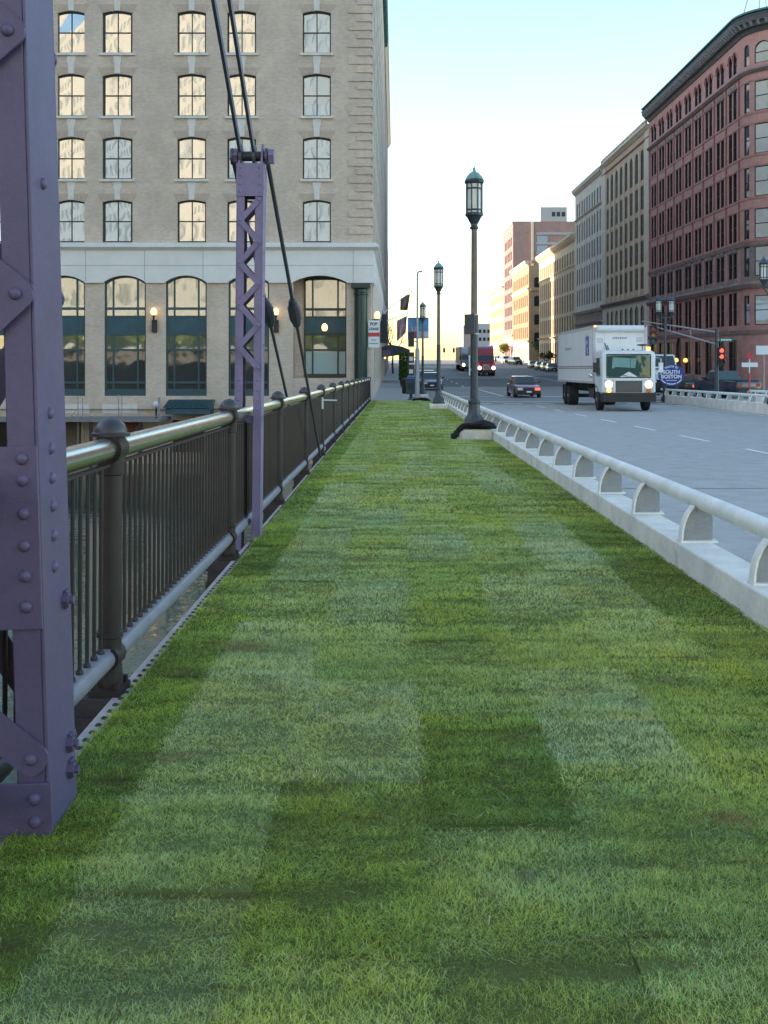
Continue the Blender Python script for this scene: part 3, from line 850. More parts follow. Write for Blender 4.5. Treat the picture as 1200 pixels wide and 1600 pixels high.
def lamp(x, y, zb, label):
    o = thing('lamp_post', label, 'lamp post', (x, y, zb), group='lamp posts along the walkway')
    mb = MB(); mb.lathe([(.27, 0), (.27, .06), (.245, .09), (.235, .22), (.19, .28), (.145, .34), (.135, .56), (.15, .58), (.15, .62), (.115, .64), (.095, .68)], n=8); mb.build('base', lampgreen, o)
    mb = MB(); mb.lathe([(.094, .64), (.088, 1.2), (.084, 2.45)], n=16); mb.build('lower_pole', lampgreen, o)
    mb = MB(); mb.lathe([(.078, 2.45), (.065, 4.62), (.075, 4.64), (.082, 4.67), (.075, 4.70)], n=16); mb.build('upper_pole', lampbrown, o)
    lantern(o, 4.55, 1.06)
    return o
def plinth(x, y, zb, label, w=.76, d=.78, h=.22):
    mb = MB(); mb.bx(-w / 2, w / 2, -d / 2, d / 2, -.05, h)
    o = mb.build('concrete_plinth', concrete, None, (x, y, zb), bevel=.015)
    return tag(o, label, 'plinth')
plinth(1.805, 25.6, deck(25.6), 'pale concrete plinth under the nearest lamp post, black cloth on it')
l1 = lamp(1.80, 25.62, deck(25.6) + .221, 'tall green lantern lamp post nearest the camera, with a metal panel strapped to it')
plinth(1.80, 46.8, deck(46.8) - .1, 'low concrete plinth under the second lamp post from the camera', h=.3)
lamp(1.80, 46.8, deck(46.8) + .201, 'lantern lamp post without banners standing second along the walkway')
plinth(1.72, 72.0, zr(72) + .13, 'low concrete plinth under the most distant lamp post', h=.18)
l3 = lamp(1.75, 72.0, zr(72) + .311, 'distant lantern lamp post standing in front of the blue banner')
# panel strapped to the first lamp post
t = thing('metal_panel', 'grey metal panel strapped to the nearest lamp post', 'panel', (1.80, 25.62, deck(25.6) + .221 + 2.15), (0, 0, R(-62)))
mb = MB(); mb.bx(-.21, .21, -.135, -.115, 0, .46); mb.build('plate', pm('panel_grey', (.09, .09, .095), .5), t)
mb = MB(); mb.lathe([(.10, .02), (.10, .44)], n=16); mb.build('sleeve', lampgreen, t)
mb = MB(); mb.lathe([(.106, 0), (.106, .025)], n=16); mb.lathe([(.106, .435), (.106, .46)], n=16); mb.build('strap', pm('steel_strap', (.6, .6, .6), .4, var=0), t)
t = thing('notice', 'small white notice fixed to the nearest lamp post', 'notice', (1.70, 25.6, deck(25.6) + 1.43))
mb = MB(); mb.bx(-.02, .0, -.10, .10, 0, .46); mb.build('sheet', signwhite, t)
mb = MB(); mb.bx(.0, .03, -.05, .05, .1, .16); mb.build('fixing', steelgrey, t)
# black cloth heaped on the first plinth
def cloth(path, rad, label, loc, name='cloth_heap'):
    mb = MB(); n = 14; rings = []
    r2 = random.Random(4)
    fine = []
    for i in range(len(path) - 1):
        for k in range(5): fine.append((Vector(path[i]).lerp(Vector(path[i + 1]), k / 5), rad[i] + (rad[i + 1] - rad[i]) * k / 5))
    fine.append((Vector(path[-1]), rad[-1]))
    for i, (p, r) in enumerate(fine):
        d = (fine[min(i + 1, len(fine) - 1)][0] - fine[max(0, i - 1)][0]).normalized()
        a = d.cross(Vector((0, 0, 1)))
        if a.length < .2: a = Vector((0, 1, 0))
        a.normalize(); b = a.cross(d)
        rings.append([p + (a * math.cos(2 * math.pi * k / n) * 1.3 + b * math.sin(2 * math.pi * k / n) * .62) * r * (1 + .20 * math.sin(k * 1.4 + i * .31) + .16 * math.sin(i * .55) + r2.uniform(-.10, .10) + .10 * math.sin(k * 3 + i * 1.3)) for k in range(n)])
    mb.loft(rings)
    return tag(mb.build(name, blackcloth, None, loc), label, 'cloth')
zc = deck(25.6)
cloth([(-.50, -.50, .03), (-.47, -.46, .10), (-.40, -.38, .20), (-.28, -.33, .30), (-.05, -.32, .31), (.18, -.31, .32), (.36, -.28, .30), (.40, -.10, .27)], [.045, .07, .07, .085, .12, .14, .13, .05], 'black cloth heaped round the foot of the nearest lamp post', (1.80, 25.6, zc))
cloth([(-.75, -.1, .06), (-.6, -.12, .10), (-.3, -.15, .12), (.0, -.2, .10), (.2, -.2, .05)], [.05, .09, .12, .1, .04], 'black cloth bundle lying on the ground between the two distant lamp posts', (1.62, 58.5, deck(58.5)), 'cloth_bundle')
def twin(x, y, zb, label):
    o = thing('twin_lamp_post', label, 'lamp post', (x, y, zb), group='twin lamp posts on the far side of the road')
    mb = MB(); mb.lathe([(.26, 0), (.26, .12), (.2, .28), (.13, .36), (.12, .7), (.14, .74), (.09, .80), (.08, 2.4), (.07, 5.05)], n=12); mb.build("pole", lampgreen, o)
    mb = MB(); mb.bar((-.42, 0, 4.95), (.42, 0, 4.95), .07, .08); mb.tube([(-.40, 0, 4.95), (-.22, 0, 4.68), (-.06, 0, 4.5)], .03, 8); mb.tube([(.40, 0, 4.95), (.22, 0, 4.68), (.06, 0, 4.5)], .03, 8); mb.lathe([(.07, 5.0), (.1, 5.06), (.02, 5.3)], n=10); mb.build('cross_arm', lampgreen, o)
    for s in (-.38, .38): lantern(o, 4.95, .98, (s, 0), blueroof)
    return o
blueroof = pm('blue_grey_roof', (.05, .085, .14), .5, var=.2)
twin(15.95, 66.3, zr(66) + .05, 'twin lantern lamp post standing behind the box truck and the blue oval sign')
twin(16.0, 47.5, deck(47.5) + .16, 'twin lantern lamp post cut off by the right edge of the picture')
# ------------------------------------------------------------------ facade tools
def arc_pts(u0, u1, v1, rise, n=8):
    """points along the arch from left spring to right spring; crown at v1"""
    if rise <= 0: return [(u0, v1), (u1, v1)]
    w = (u1 - u0) / 2; Rr = (w * w + rise * rise) / (2 * rise); a = math.asin(min(1, w / Rr))
    if rise > w: a = math.pi - a
    cu, cv = (u0 + u1) / 2, v1 - Rr
    return [(cu + Rr * math.sin(-a + 2 * a * i / n), cv + Rr * math.cos(-a + 2 * a * i / n)) for i in range(n + 1)]
def facade(mb, pt, u0, u1, v0, v1, ops, depth=.25, mw=0, mr=None, us=()):
    mr = mw if mr is None else mr
    U = sorted(set([round(q, 4) for q in [u0, u1, *us] + [q for o in ops for q in o[:2]] if u0 - 1e-6 <= q <= u1 + 1e-6]))
    V = sorted(set([round(q, 4) for q in [v0, v1] + [q for o in ops for q in o[2:4]] if v0 - 1e-6 <= q <= v1 + 1e-6]))
    for a, b in zip(U, U[1:]):
        run = None
        for c, d in zip(V, V[1:]):
            um, vm = (a + b) / 2, (c + d) / 2
            hole = any(o[0] < um < o[1] and o[2] < vm < o[3] for o in ops)
            if hole:
                if run: mb.quad(pt(a, run[0], 0), pt(b, run[0], 0), pt(b, run[1], 0), pt(a, run[1], 0), mw); run = None
            else: run = (run[0], d) if run else (c, d)
        if run: mb.quad(pt(a, run[0], 0), pt(b, run[0], 0), pt(b, run[1], 0), pt(a, run[1], 0), mw)
    for o in ops:
        a, b, c, d = o[:4]; rise = o[4] if len(o) > 4 else 0
        sp = d - rise
        mb.quad(pt(a, c, 0), pt(a, c, -depth), pt(a, sp, -depth), pt(a, sp, 0), mr)
        mb.quad(pt(b, sp, 0), pt(b, sp, -depth), pt(b, c, -depth), pt(b, c, 0), mr)
        if c > v0 + 1e-4: mb.quad(pt(a, c, -depth), pt(a, c, 0), pt(b, c, 0), pt(b, c, -depth), mr)
        A = arc_pts(a, b, d, rise, 8 if rise < (b - a) * .4 else 12)
        for p, q in zip(A, A[1:]):
            mb.quad(pt(q[0], q[1], 0), pt(p[0], p[1], 0), pt(p[0], p[1], -depth), pt(q[0], q[1], -depth), mr)
            if rise > 0: mb.quad(pt(p[0], p[1], 0), pt(q[0], q[1], 0), pt(q[0], d, 0), pt(p[0], d, 0), mw)
def ledge(mb, pt, u0, u1, v0, v1, p0, p1, mat=0, us=()):
    """projecting course; p0 projection at the bottom, p1 at the top"""
    U = sorted(set([u0, u1, *us]))
    rings = [[pt(u, v0, -.02), pt(u, v0, p0), pt(u, v1, p1), pt(u, v1, -.02)] for u in U]
    mb.loft(rings, mat)
def window_mb(w, h, rise=0, cols=2, rows=2, bar=.05, fr=.07, dep=.06, bulge=0):
    """returns frame, pane builders; local x right, z up, front looks along -y"""
    F, Pn = MB(), MB()
    A = arc_pts(-w / 2, w / 2, h, rise)
    out = [(-w / 2, 0), (w / 2, 0)] + A[::-1]
    sx, sz = (w - 2 * fr) / w, (h - 2 * fr) / h
    inn = [(x * sx, fr + z * sz) for x, z in out]
    n = len(out)
    for i in range(n):
        j = (i + 1) % n
        F.add([(out[i][0], -dep, out[i][1]), (out[j][0], -dep, out[j][1]), (inn[j][0], -dep, inn[j][1]), (inn[i][0], -dep, inn[i][1]),
               (inn[i][0], 0, inn[i][1]), (inn[j][0], 0, inn[j][1])], [(0, 1, 2, 3), (3, 2, 5, 4)])
    for c in range(1, cols):
        x = -w / 2 + w * c / cols; F.bx(x - bar / 2, x + bar / 2, -dep * .8, .0, fr, h - fr - (0 if not rise else rise * .1))
    for r in range(1, rows):
        z = h * r / rows; F.bx(-w / 2 + fr, w / 2 - fr, -dep * .85, .0, z - bar * .6, z + bar * .6)
    if not bulge: Pn.poly([(x, -.012, z) for x, z in out])
    else:
        rb = random.Random(bulge); N = 5
        for c in range(cols):
            for r in range(rows):
                x0, x1 = -w / 2 + w * c / cols, -w / 2 + w * (c + 1) / cols; z0 = h * r / rows; z1 = h * (r + 1) / rows
                if r == rows - 1 and rise: z1 -= rise * .55
                bb = rb.uniform(.0012, .0050) * (1 if rb.random() < .75 else -1); tx, tz = rb.gauss(0, .006), rb.gauss(0, .006); o = len(Pn.v)
                kx, kz = rb.uniform(-.25, .25), rb.uniform(-.25, .25)
                for j in range(N + 1):
                    for i in range(N + 1):
                        u, v = 2 * i / N - 1, 2 * j / N - 1
                        Pn.v.append((x0 + (x1 - x0) * i / N, -.014 - bb * (1 - (u - kx) ** 2) * (1 - (v - kz) ** 2) + tx * u * .4 + tz * v * .5, z0 + (z1 - z0) * j / N))
                for j in range(N):
                    for i in range(N): Pn.f.append((o + j * (N + 1) + i, o + j * (N + 1) + i + 1, o + (j + 1) * (N + 1) + i + 1, o + (j + 1) * (N + 1) + i)); Pn.m.append(0)
        if rise: Pn.poly([(x, -.004, z) for x, z in out])
    return F, Pn
CAMV = Vector((0, 0, 1.5))
def put_windows(parent, items, kinds, limit=100):
    """items: (loc, rotz, kind, glass); kinds: name -> (frame MB, pane MB, frame material)"""
    meshes = {}
    def k_(dist): return dist
    items = sorted(items, key=lambda it: (Vector(it[0]) - CAMV).length)
    big, rest = items[:limit], items[limit:]
    for loc, rz, kd, gl in big:
        F, Pn, fm = kinds[kd]
        if (kd, 0) not in meshes: meshes[(kd, 0)] = F.mesh('window', fm, smooth=False)
        if (kd, gl.name) not in meshes: meshes[(kd, gl.name)] = Pn.mesh('pane', gl, smooth=True)
        w = link('window', meshes[(kd, 0)], parent, loc, (0, 0, rz)); link('pane', meshes[(kd, gl.name)], w)
    if rest:
        mats = []; mb = MB()
        def mi(m):
            if m not in mats: mats.append(m)
            return mats.index(m)
        for loc, rz, kd, gl in rest:
            F, Pn, fm = kinds[kd]; T = Matrix.Translation(loc) @ Matrix.Rotation(rz, 4, 'Z')
            mb.merge(F, T, mi(fm)); mb.merge(Pn, T, mi(gl))
        stuff(mb.build('window', mats, parent, smooth=False))

# ------------------------------------------------------------------ grey brick building on the left
S = 62 / 1750.
def fx(px): return (px - 618) * S
def fz(py): return 1.5 + (552 - py) * S
LB = thing('brick_building', 'large grey tan brick building with white stone band and arched shop windows', 'building', (0, 0, 0))
FY = 62.0; XR = -1.35; XL = -60.; TOP = 40.
pf = lambda u, v, d: (u, FY - d, v)
cols_ = [(-18.71, -17.22), (-16.23, -14.56), (-12.08, -10.49), (-9.32, -7.72), (-5.14, -3.58)]
for k in range(1, 6):
    for a, b in ((-18.71, -17.22), (-16.23, -14.56)): cols_.append((a - 6.75 * k, b - 6.75 * k))
cols_ = [c for c in cols_ if c[0] > XL + 1]
rows_ = [7.64 + 3.49 * k for k in range(8)]
WH, WR = 2.34, .12
ops = [(a, b, z, z + WH, WR) for a, b in cols_ for z in rows_]
gb = [(-16.12, -13.82), (-12.72, -10.45), (-9.25, -7.0), (-19.5, -17.18)] + [(-19.5 - 3.42 * k, -17.18 - 3.42 * k) for k in range(1, 11)]
GZ0, GZ1, GR = -.86, 5.80, .36
cb = (-5.67, -2.72)
gops = [(a, b, GZ0, GZ1, GR) for a, b in gb] + [(cb[0], cb[1], -.9, GZ1, GR)]
low = [(-19.2 - 3.42 * k, -17.4 - 3.42 * k, -4.0, -2.2) for k in range(-3, 9) if -19.2 - 3.42 * k < -6]
wall = MB()
facade(wall, pf, XL, XR, -4.9, TOP, ops + gops + low, .22)
# right side wall facing the street, and the back
ps = lambda u, v, d: (XR + d, u, v)
SY0, SY1 = FY, 137.
sidew = [(y, y + 1.6) for y in [66.5 + 5.4 * k for k in range(13)]]
sops = [(a, b, z, z + WH, WR) for a, b in sidew for z in rows_] + [(y - .5, y + 2.2, -.5, 4.6, .4) for y, _ in sidew[1:]]
facade(wall, ps, SY0, SY1, -4.9, TOP, sops, .22)
wall.quad((XL, SY1, -4.9), (XL, FY, -4.9), (XL, FY, TOP), (XL, SY1, TOP))
wall.quad((XR, SY1, -4.9), (XL, SY1, -4.9), (XL, SY1, TOP), (XR, SY1, TOP))
# recess of the corner bay
RD = 1.3
wall.bx(cb[0] - .3, cb[1] + .3, FY + RD, FY + RD + .1, -1.2, 6.2)
wall.bx(cb[0] - .3, cb[0] + .0, FY + .2, FY + RD, -1.2, 6.2); wall.bx(cb[1], cb[1] + .3, FY + .2, FY + RD, -1.2, 6.2)
wall.bx(cb[0], cb[1], FY + .05, FY + .35, -1.2, .12)
wall.build('wall', greybrick, LB, smooth=False)
mb = MB(); mb.bx(XL, XR, FY, SY1, TOP - .3, TOP - .25); mb.build('roof', rooftar, LB)
# soldier arches, sills and keystones, one of each per window
for a, b in cols_:
    c = (a + b) / 2; w_ = b - a
    mb = MB(); A = arc_pts(-w_ / 2, w_ / 2, 0, WR)
    mb.prism([(p[0], -.015, p[1]) for p in A] + [(w_ / 2 + .28, -.015, .36), (-w_ / 2 - .28, -.015, .36)], (0, .02, 0)); sa = mb.mesh('soldier_arch', greybrick2, smooth=False)
    mb = MB(); mb.bx(-w_ / 2 - .14, w_ / 2 + .14, -.12, .2, -.13, .004); si = mb.mesh('sill', limestone2)
    mb = MB(); mb.prism([(-.15, -.05, .02), (.15, -.05, .02), (.17, -.05, .62), (.22, -.05, .64), (.22, -.05, 1.0), (-.22, -.05, 1.0), (-.22, -.05, .64), (-.17, -.05, .62)], (0, .06, 0)); km = mb.mesh('keystone', limestone2)
    for i, z in enumerate(rows_):
        link('soldier_arch', sa, LB, (c, FY, z + WH))
        if i: link('sill', si, LB, (c, FY, z))
        if i < len(rows_) - 1: link('keystone', km, LB, (c, FY, z + WH))
# quoin bands at the corner
qm = []
for w, l in ((1.25, .8), (.80, 1.2)):
    mb = MB(); mb.bx(XR - w, XR + .06, FY - .07, FY + l, 0, .34); qm.append(mb.mesh('quoin', greybrick, smooth=False))
z = 8.1; i = 0
while z < TOP - 1.6: link('quoin', qm[i % 2], LB, (0, 0, z)); z += .47; i += 1
# white stone band
band = MB()
pb = lambda u, v, d: (u, FY - .16 - d, v)
bops = [(a, b, 5.40, GZ1, GR) for a, b in gb + [cb]]
bops = [(a, b, 5.38, z, r) for a, b, _, z, r in bops]
facade(band, pb, XL, XR + .16, 5.39, 7.18, bops, .16)
edges = sorted([(a, b) for a, b in gb + [cb]])
xs_ = XL
for a, b in edges + [(XR + .16, 0)]:
    band.quad((xs_, FY, 5.39), (a, FY, 5.39), (a, FY - .16, 5.39), (xs_, FY - .16, 5.39)); xs_ = b
psb = lambda u, v, d: (XR + .162 + d, u, v)
facade(band, psb, FY - .16, SY1, 5.39, 7.18, [], .1)
band.quad((XR, FY, 5.39), (XR + .16, FY, 5.39), (XR + .16, SY1, 5.39), (XR, SY1, 5.39))
ledge(band, pf, XL, XR + .36, 7.18, 7.34, .18, .36); ledge(band, pf, XL, XR + .42, 7.342, 7.50, .42, .42); ledge(band, pf, XL, XR + .3, 7.502, 7.60, .40, .12)
ledge(band, ps, FY + .025, SY1, 7.18, 7.34, .18, .36); ledge(band, ps, FY + .025, SY1, 7.342, 7.50, .42, .42); ledge(band, ps, FY + .025, SY1, 7.502, 7.60, .40, .12)
band.build('stone_band', limestone, LB, smooth=False)
jn = MB()
for px in (135, 227, 318, 410, 552):
    jn.bx(fx(px) - .012, fx(px) + .012, FY - .166, FY - .155, 5.40 if px > 540 else 5.5, 7.17)
jn.bx(XL, XR + .15, FY - .166, FY - .155, fz(415) - .012, fz(415) + .012)
jn.build('stone_joint', pm('stone_joint', (.30, .30, .33), .8), LB)
# scroll brackets on the street side below the band
for y in (65., 66.1, 71.5, 77, 82.5):
    mb = MB(); mb.prism([(XR + .02, y, 3.2), (XR + .28, y, 4.0), (XR + .42, y, 5.3), (XR + .42, y, 5.9), (XR + .02, y, 5.9)], (0, .5, 0)); mb.build('scroll_bracket', limestone, LB)
# cornice at the roof, green underneath
mb = MB()
ledge(mb, ps, FY + .025, SY1, TOP - 1.2, TOP - .5, .10, .42); ledge(mb, ps, FY + .025, SY1, TOP - .498, TOP, .46, .50)
ledge(mb, pf, XL, XR + .45, TOP - 1.2, TOP - .5, .10, .42); ledge(mb, pf, XL, XR + .5, TOP - .498, TOP, .46, .50)
y = FY
while y < SY1 - 1:
    mb.bx(XR, XR + .38, y, y + .28, TOP - 1.25, TOP - .7); y += .9
mb.build('roof_cornice', cornice_green, LB, smooth=False)
# upper windows
k4s = [window_mb(cols_[2][1] - cols_[2][0], WH, WR, 2, 2, .055, .085, .06, 11 + q) for q in range(16)]
items = []
rw = random.Random(3)
for i, (a, b) in enumerate(cols_):
    for j, z in enumerate(rows_):
        gl = winglass
        if i == 4: gl = winglass2
        elif rw.random() < .3: gl = winglass2
        items.append((((a + b) / 2, FY + .215, z), 0, 'w%d' % ((i * 7 + j * 3) % 16), gl))
for a, b in sidew:
    for z in rows_: items.append(((XR - .215, (a + b) / 2, z), R(90), 'w0', darkglass))
put_windows(LB, items, {'w%d' % q: (*k4s[q], darkframe) for q in range(16)})
# tall shop windows
def shop_window(w, z0, z1, rise, parent, loc, rot, deep=teal, blind=False):
    F = MB(); Pn = MB(); Sp = MB(); Bl = MB()
    h = z1 - z0
    A = arc_pts(-w / 2, w / 2, h, rise); out = [(-w / 2, 0), (w / 2, 0)] + A[::-1]
    fr = .09
    inn = [(x * (w - 2 * fr) / w, fr * 2.2 + z * (h - 3.4 * fr) / h) for x, z in out]
    n = len(out)
    for i in range(n):
        j = (i + 1) % n
        F.add([(out[i][0], -.09, out[i][1]), (out[j][0], -.09, out[j][1]), (inn[j][0], -.09, inn[j][1]), (inn[i][0], -.09, inn[i][1]), (inn[i][0], 0, inn[i][1]), (inn[j][0], 0, inn[j][1])], [(0, 1, 2, 3), (3, 2, 5, 4)])
    q = lambda py: fz(py) - z0
    def hb(a, b, d=.075): F.bx(-w / 2 + .05, w / 2 - .05, -d, 0, min(q(a), q(b)), max(q(a), q(b)))
    hb(480, 484); hb(493, 496); hb(520, 524); hb(545, 548.5)
    if not blind: hb(596, 599.5); hb(608, 613)
    for f in (.20, .79):
        x = -w / 2 + w * f
        F.bx(x - .045, x + .045, -.07, 0, .12, q(520)); F.bx(x - .045, x + .045, -.07, 0, q(496), h - rise * .35 - .08)
    Sp.bx(-w / 2 + .06, w / 2 - .06, -.055, 0, q(521), q(495)); Sp.bx(-w / 2 + .3, w / 2 - .3, -.065, -.05, q(518.5), q(498))
    Pn.poly([(x, -.012, z) for x, z in out])
    win = F.build('window', deep, parent, loc, rot, smooth=False)
    Pn.build('pane', shopglass, win, smooth=False)
    if not blind: Lp = MB(); Lp.quad((-w / 2 + .1, -.018, .14), (w / 2 - .1, -.018, .14), (w / 2 - .1, -.018, q(547)), (-w / 2 + .1, -.018, q(547))); Lp.build('pane', shoplow, win, smooth=False)
    Sp.build('spandrel_panel', tealpanel, win)
    if blind:
        Bl.bx(-w / 2 + .1, w / 2 - .1, -.022, -.014, .1, q(549)); Bl.build('blind', curtain, win)
for a, b in gb: shop_window(b - a, GZ0, GZ1, GR, LB, ((a + b) / 2, FY + .215, GZ0), (0, 0, 0))
shop_window(2.42, .14, 5.75, .05, LB, (-3.95, FY + RD - .006, .14), (0, 0, 0), pm('dark_green_frame', (.012, .035, .035), .4), True)
for (a, b) in sidew[1:]:
    mb = MB(); mb.bx(XR - .2, XR - .19, a - .5, b + .6, -.5, 4.7); mb.build('pane', shopglass, LB, smooth=False)
# basement doors and pale panels
for i, (a, b, c, d) in enumerate(low):
    mb = MB(); mb.quad((a, FY + .2, c), (b, FY + .2, c), (b, FY + .2, d), (a, FY + .2, d)); mb.build('basement_opening', [brownwall, darkglass, redbrick][i % 3], LB)
mb = MB()
for p0, p1 in ((91, 140), (160, 215)): mb.bx(fx(p0), fx(p1), FY - .05, FY + .02, fz(646), fz(632))
mb.build('stone_panel', limestone2, LB)
# corner column
mb = MB(); mb.lathe([(.43, -.95), (.43, -.6), (.36, -.5), (.355, 4.7), (.40, 4.74), (.40, 4.82), (.36, 4.86), (.36, 5.02), (.44, 5.1)], (-1.92, FY - .12, 0), 24)
mb.bx(-2.44, -1.40, FY - .62, FY + .02, 5.1, 5.36); mb.bx(-2.40, -1.46, FY - .55, FY + .02, -1.3, -.95)
mb.build('corner_column', tealgreen, LB)
# wall lamps
def wall_lamp(loc, nrm, label, kind=0):
    o = thing('wall_lamp', label, 'wall lamp', loc, (0, 0, nrm), 'lit wall lamps on the grey brick building')
    mb = MB(); mb.sphere((0, -.30, .12), .17, 12, sz=1.35); mb.build('bulb', lit_bulb, o)
    mb = MB()
    if kind == 0:
        mb.bx(-.13, .13, -.22, 0, -1.0, -.32); mb.lathe([(.05, -.4), (.05, -.15), (.12, -.10), (.12, -.06)], (0, -.30, 0), 10); mb.bx(-.03, .03, -.3, 0, -.4, -.33)
    else: mb.bx(-.04, .04, -.3, .02, -.16, -.10); mb.lathe([(.1, -.14), (.12, -.08)], (0, -.30, 0), 10); mb.cyl((0, -.3, -.25), (0, -.3, -.14), .05)
    mb.build('bracket', blackpl, o)
wall_lamp((fx(242), FY, fz(491)), 0, 'lit amber wall lamp on a black bracket between two arched windows')
wall_lamp((fx(432), FY, fz(491)), 0, 'lit wall lamp on the pier beside the recessed corner bay, behind the tie rods')
wall_lamp((fx(507), FY + .45, fz(515)), 0, 'lit amber lamp hanging in the recessed corner bay', 1)
wall_lamp((XR + .02, FY + 1.2, fz(495)), R(90), 'lit wall lamp directly above the for lease sign', 1)
# for lease sign
SG = thing('lease_sign', 'white and red FOR LEASE sign projecting from the corner of the brick building', 'sign', (fx(583.5) + .03, FY - .22, fz(543)))
mb = MB(); mb.bx(-.31, .31, 0, .04, .0, .60); mb.bx(-.31, .31, 0, .04, .82, 1.50); mb.build('board', signwhite, SG)
mb = MB(); mb.bx(-.31, .31, -.002, .042, .601, .819); mb.build('red_band', signred, SG)
def letters(parent, body, size, loc, m, bold=.0, name='lettering', T=None):
    t = text_mb(body, size, bold); mb = MB(); mb.merge(t, (T or Matrix()) @ FACE_Y); return mb.build(name, m, parent, loc, smooth=False)
letters(SG, 'FOR', .22, (0, -.006, 1.29), ink, .008); letters(SG, 'LEASE', .20, (0, -.006, 1.02), ink, .006)
mb = MB()
for k in range(6): mb.bx(-.13 + k * .045, -.10 + k * .045, -.004, 0, .39, .44)
for k in range(9): mb.bx(-.24 + k * .055, -.205 + k * .055, -.004, 0, .19, .25)
mb.build('small_print', ink, SG)
mb = MB(); mb.bar((-.2, .02, 1.55), (-.2, .02, 1.5), .03, .03); mb.bx(-.33, -.31, .0, .04, .1, 1.4); mb.build('sign_bracket', blackpl, SG)

# ------------------------------------------------------------------ dock by the building
DK = thing('dock_platform', 'low dock platform of planks on posts at the foot of the brick building', 'dock', (0, 0, 0))
mb = MB(); mb.bx(-40, fx(268), 59.0, 61.85, -2.12, -1.97); mb.build('planking', pm('dock_planks', (.25, .23, .22), .85, var=.2, scale=3, stretch=(1, 5, 1)), DK)
mb = MB()
x = -39.5
while x < fx(262):
    mb.cyl((x, 59.2, -5), (x, 59.2, -2.12), .09, n=8); x += 2.6
mb.build('post', timber, DK)
SF = thing('pipe_scaffold', 'thin grey pipe scaffold with diagonal braces standing on the dock', 'scaffold', (0, 0, 0))
mb = MB()
for px, t in ((141, 617), (148, 619), (202, 614), (207, 616), (262, 618), (264, 618)): mb.tube([(fx(px), 59.6, -4.4), (fx(px), 59.6, fz(t))], .028, 6)
mb.build('upright', steelgrey, SF)
mb = MB(); mb.tube([(fx(139), 59.55, fz(637)), (fx(98), 59.55, fz(686))], .022, 6); mb.tube([(fx(150), 59.55, fz(645)), (fx(168), 59.55, fz(664))], .022, 6); mb.tube([(fx(245), 59.55, fz(647)), (fx(228), 59.55, fz(666))], .022, 6); mb.tube([(-40, 59.55, fz(648)), (fx(266), 59.55, fz(646.5))], .03, 6)
mb.build('brace', steelgrey, SF)
AW = thing('awning', 'small teal ribbed awning on the water side of the brick building', 'awning', (0, FY, 0))
mb = MB()
n = 22; x0, x1 = fx(264), fx(337)
for i in range(n):
    a, b = x0 + (x1 - x0) * i / n, x0 + (x1 - x0) * (i + .72) / n
    mb.prism([(a, -.02, fz(624)), (a, -1.5, fz(634)), (a, -1.5, fz(636)), (a, -.02, fz(627))], (b - a, 0, 0))
mb.build('ribs', pm('awning_teal', (.03, .085, .10), .5), AW)
mb = MB(); mb.prism([(x0 + .1, -.02, fz(628)), (x0 + .1, -1.45, fz(637)), (x0 + .1, -1.45, fz(645)), (x0 + .1, -.02, fz(645))], (x1 - x0 - .2, 0, 0)); mb.build('valance', tealpanel, AW)
GL = thing('globe_lamp', 'small white globe lamp on a pole beside the teal awning', 'lamp', (fx(256), 60.0, -1.97))
mb = MB(); mb.cyl((0, 0, 0), (0, 0, .55), .05, n=8); mb.build('pole', blackpl, GL)
mb = MB(); mb.sphere((0, 0, .72), .18, 14); mb.build('globe', signwhite, GL)

# ------------------------------------------------------------------ second building on the left, further up the street
L2 = thing('stone_building', 'pale brown building beyond the grey brick one on the left side of the street', 'building', (0, 0, 0))
mb = MB(); X2 = -1.5; Y2, Y3, H2 = 137.1, 221., 43.
p2 = lambda u, v, d: (X2 + d, u, v)
o2 = [(y, y + 1.6, z, z + 2.2) for y in [140 + 4.6 * k for k in range(16)] for z in [3.5 + 3.8 * j for j in range(7)]]
facade(mb, p2, Y2, Y3, -1.6, H2, o2, .2)
mb.bx(-40, X2 - .4, Y2, Y3, -1.6, H2 - .01); mb.build('wall', brownwall, L2, smooth=False)
mb = MB(); ledge(mb, p2, Y2, Y3, H2 - 1, H2 - .4, .1, .5); ledge(mb, p2, Y2, Y3, H2 - .398, H2, .55, .6); ledge(mb, p2, Y2, Y3, 5.2, 5.8, .1, .25); mb.build('roof_cornice', buffstone, L2, smooth=False)
kk = window_mb(1.6, 2.2, 0, 1, 2)
put_windows(L2, [((X2 - .195, (a + b) / 2, c), R(90), 'w', cityglass) for a, b, c, d in o2], {'w': (*kk, darkframe)}, 40)
L3 = thing('brick_warehouse', 'low brown building furthest up the left side of the street, beyond a narrow alley', 'building', (0, 0, 0))
mb = MB(); p3_ = lambda u, v, d: (-1.62 + d, u, v)
o3_ = [(y, y + 1.5, z, z + 2.0) for y in [229 + 4.4 * k for k in range(6)] for z in (3.5, 7.2, 10.9, 14.6)]
facade(mb, p3_, 226.5, 257, -1.8, 24, o3_, .2); mb.bx(-40, -2.0, 226.5, 257, -1.8, 23.9); mb.build('wall', brownwall, L3, smooth=False)
kk = window_mb(1.5, 2.0, 0, 1, 2)
put_windows(L3, [((-1.62 - .195, (a + b) / 2, c), R(90), 'w', cityglass) for a, b, c, d in o3_], {'w': (*kk, darkframe)})
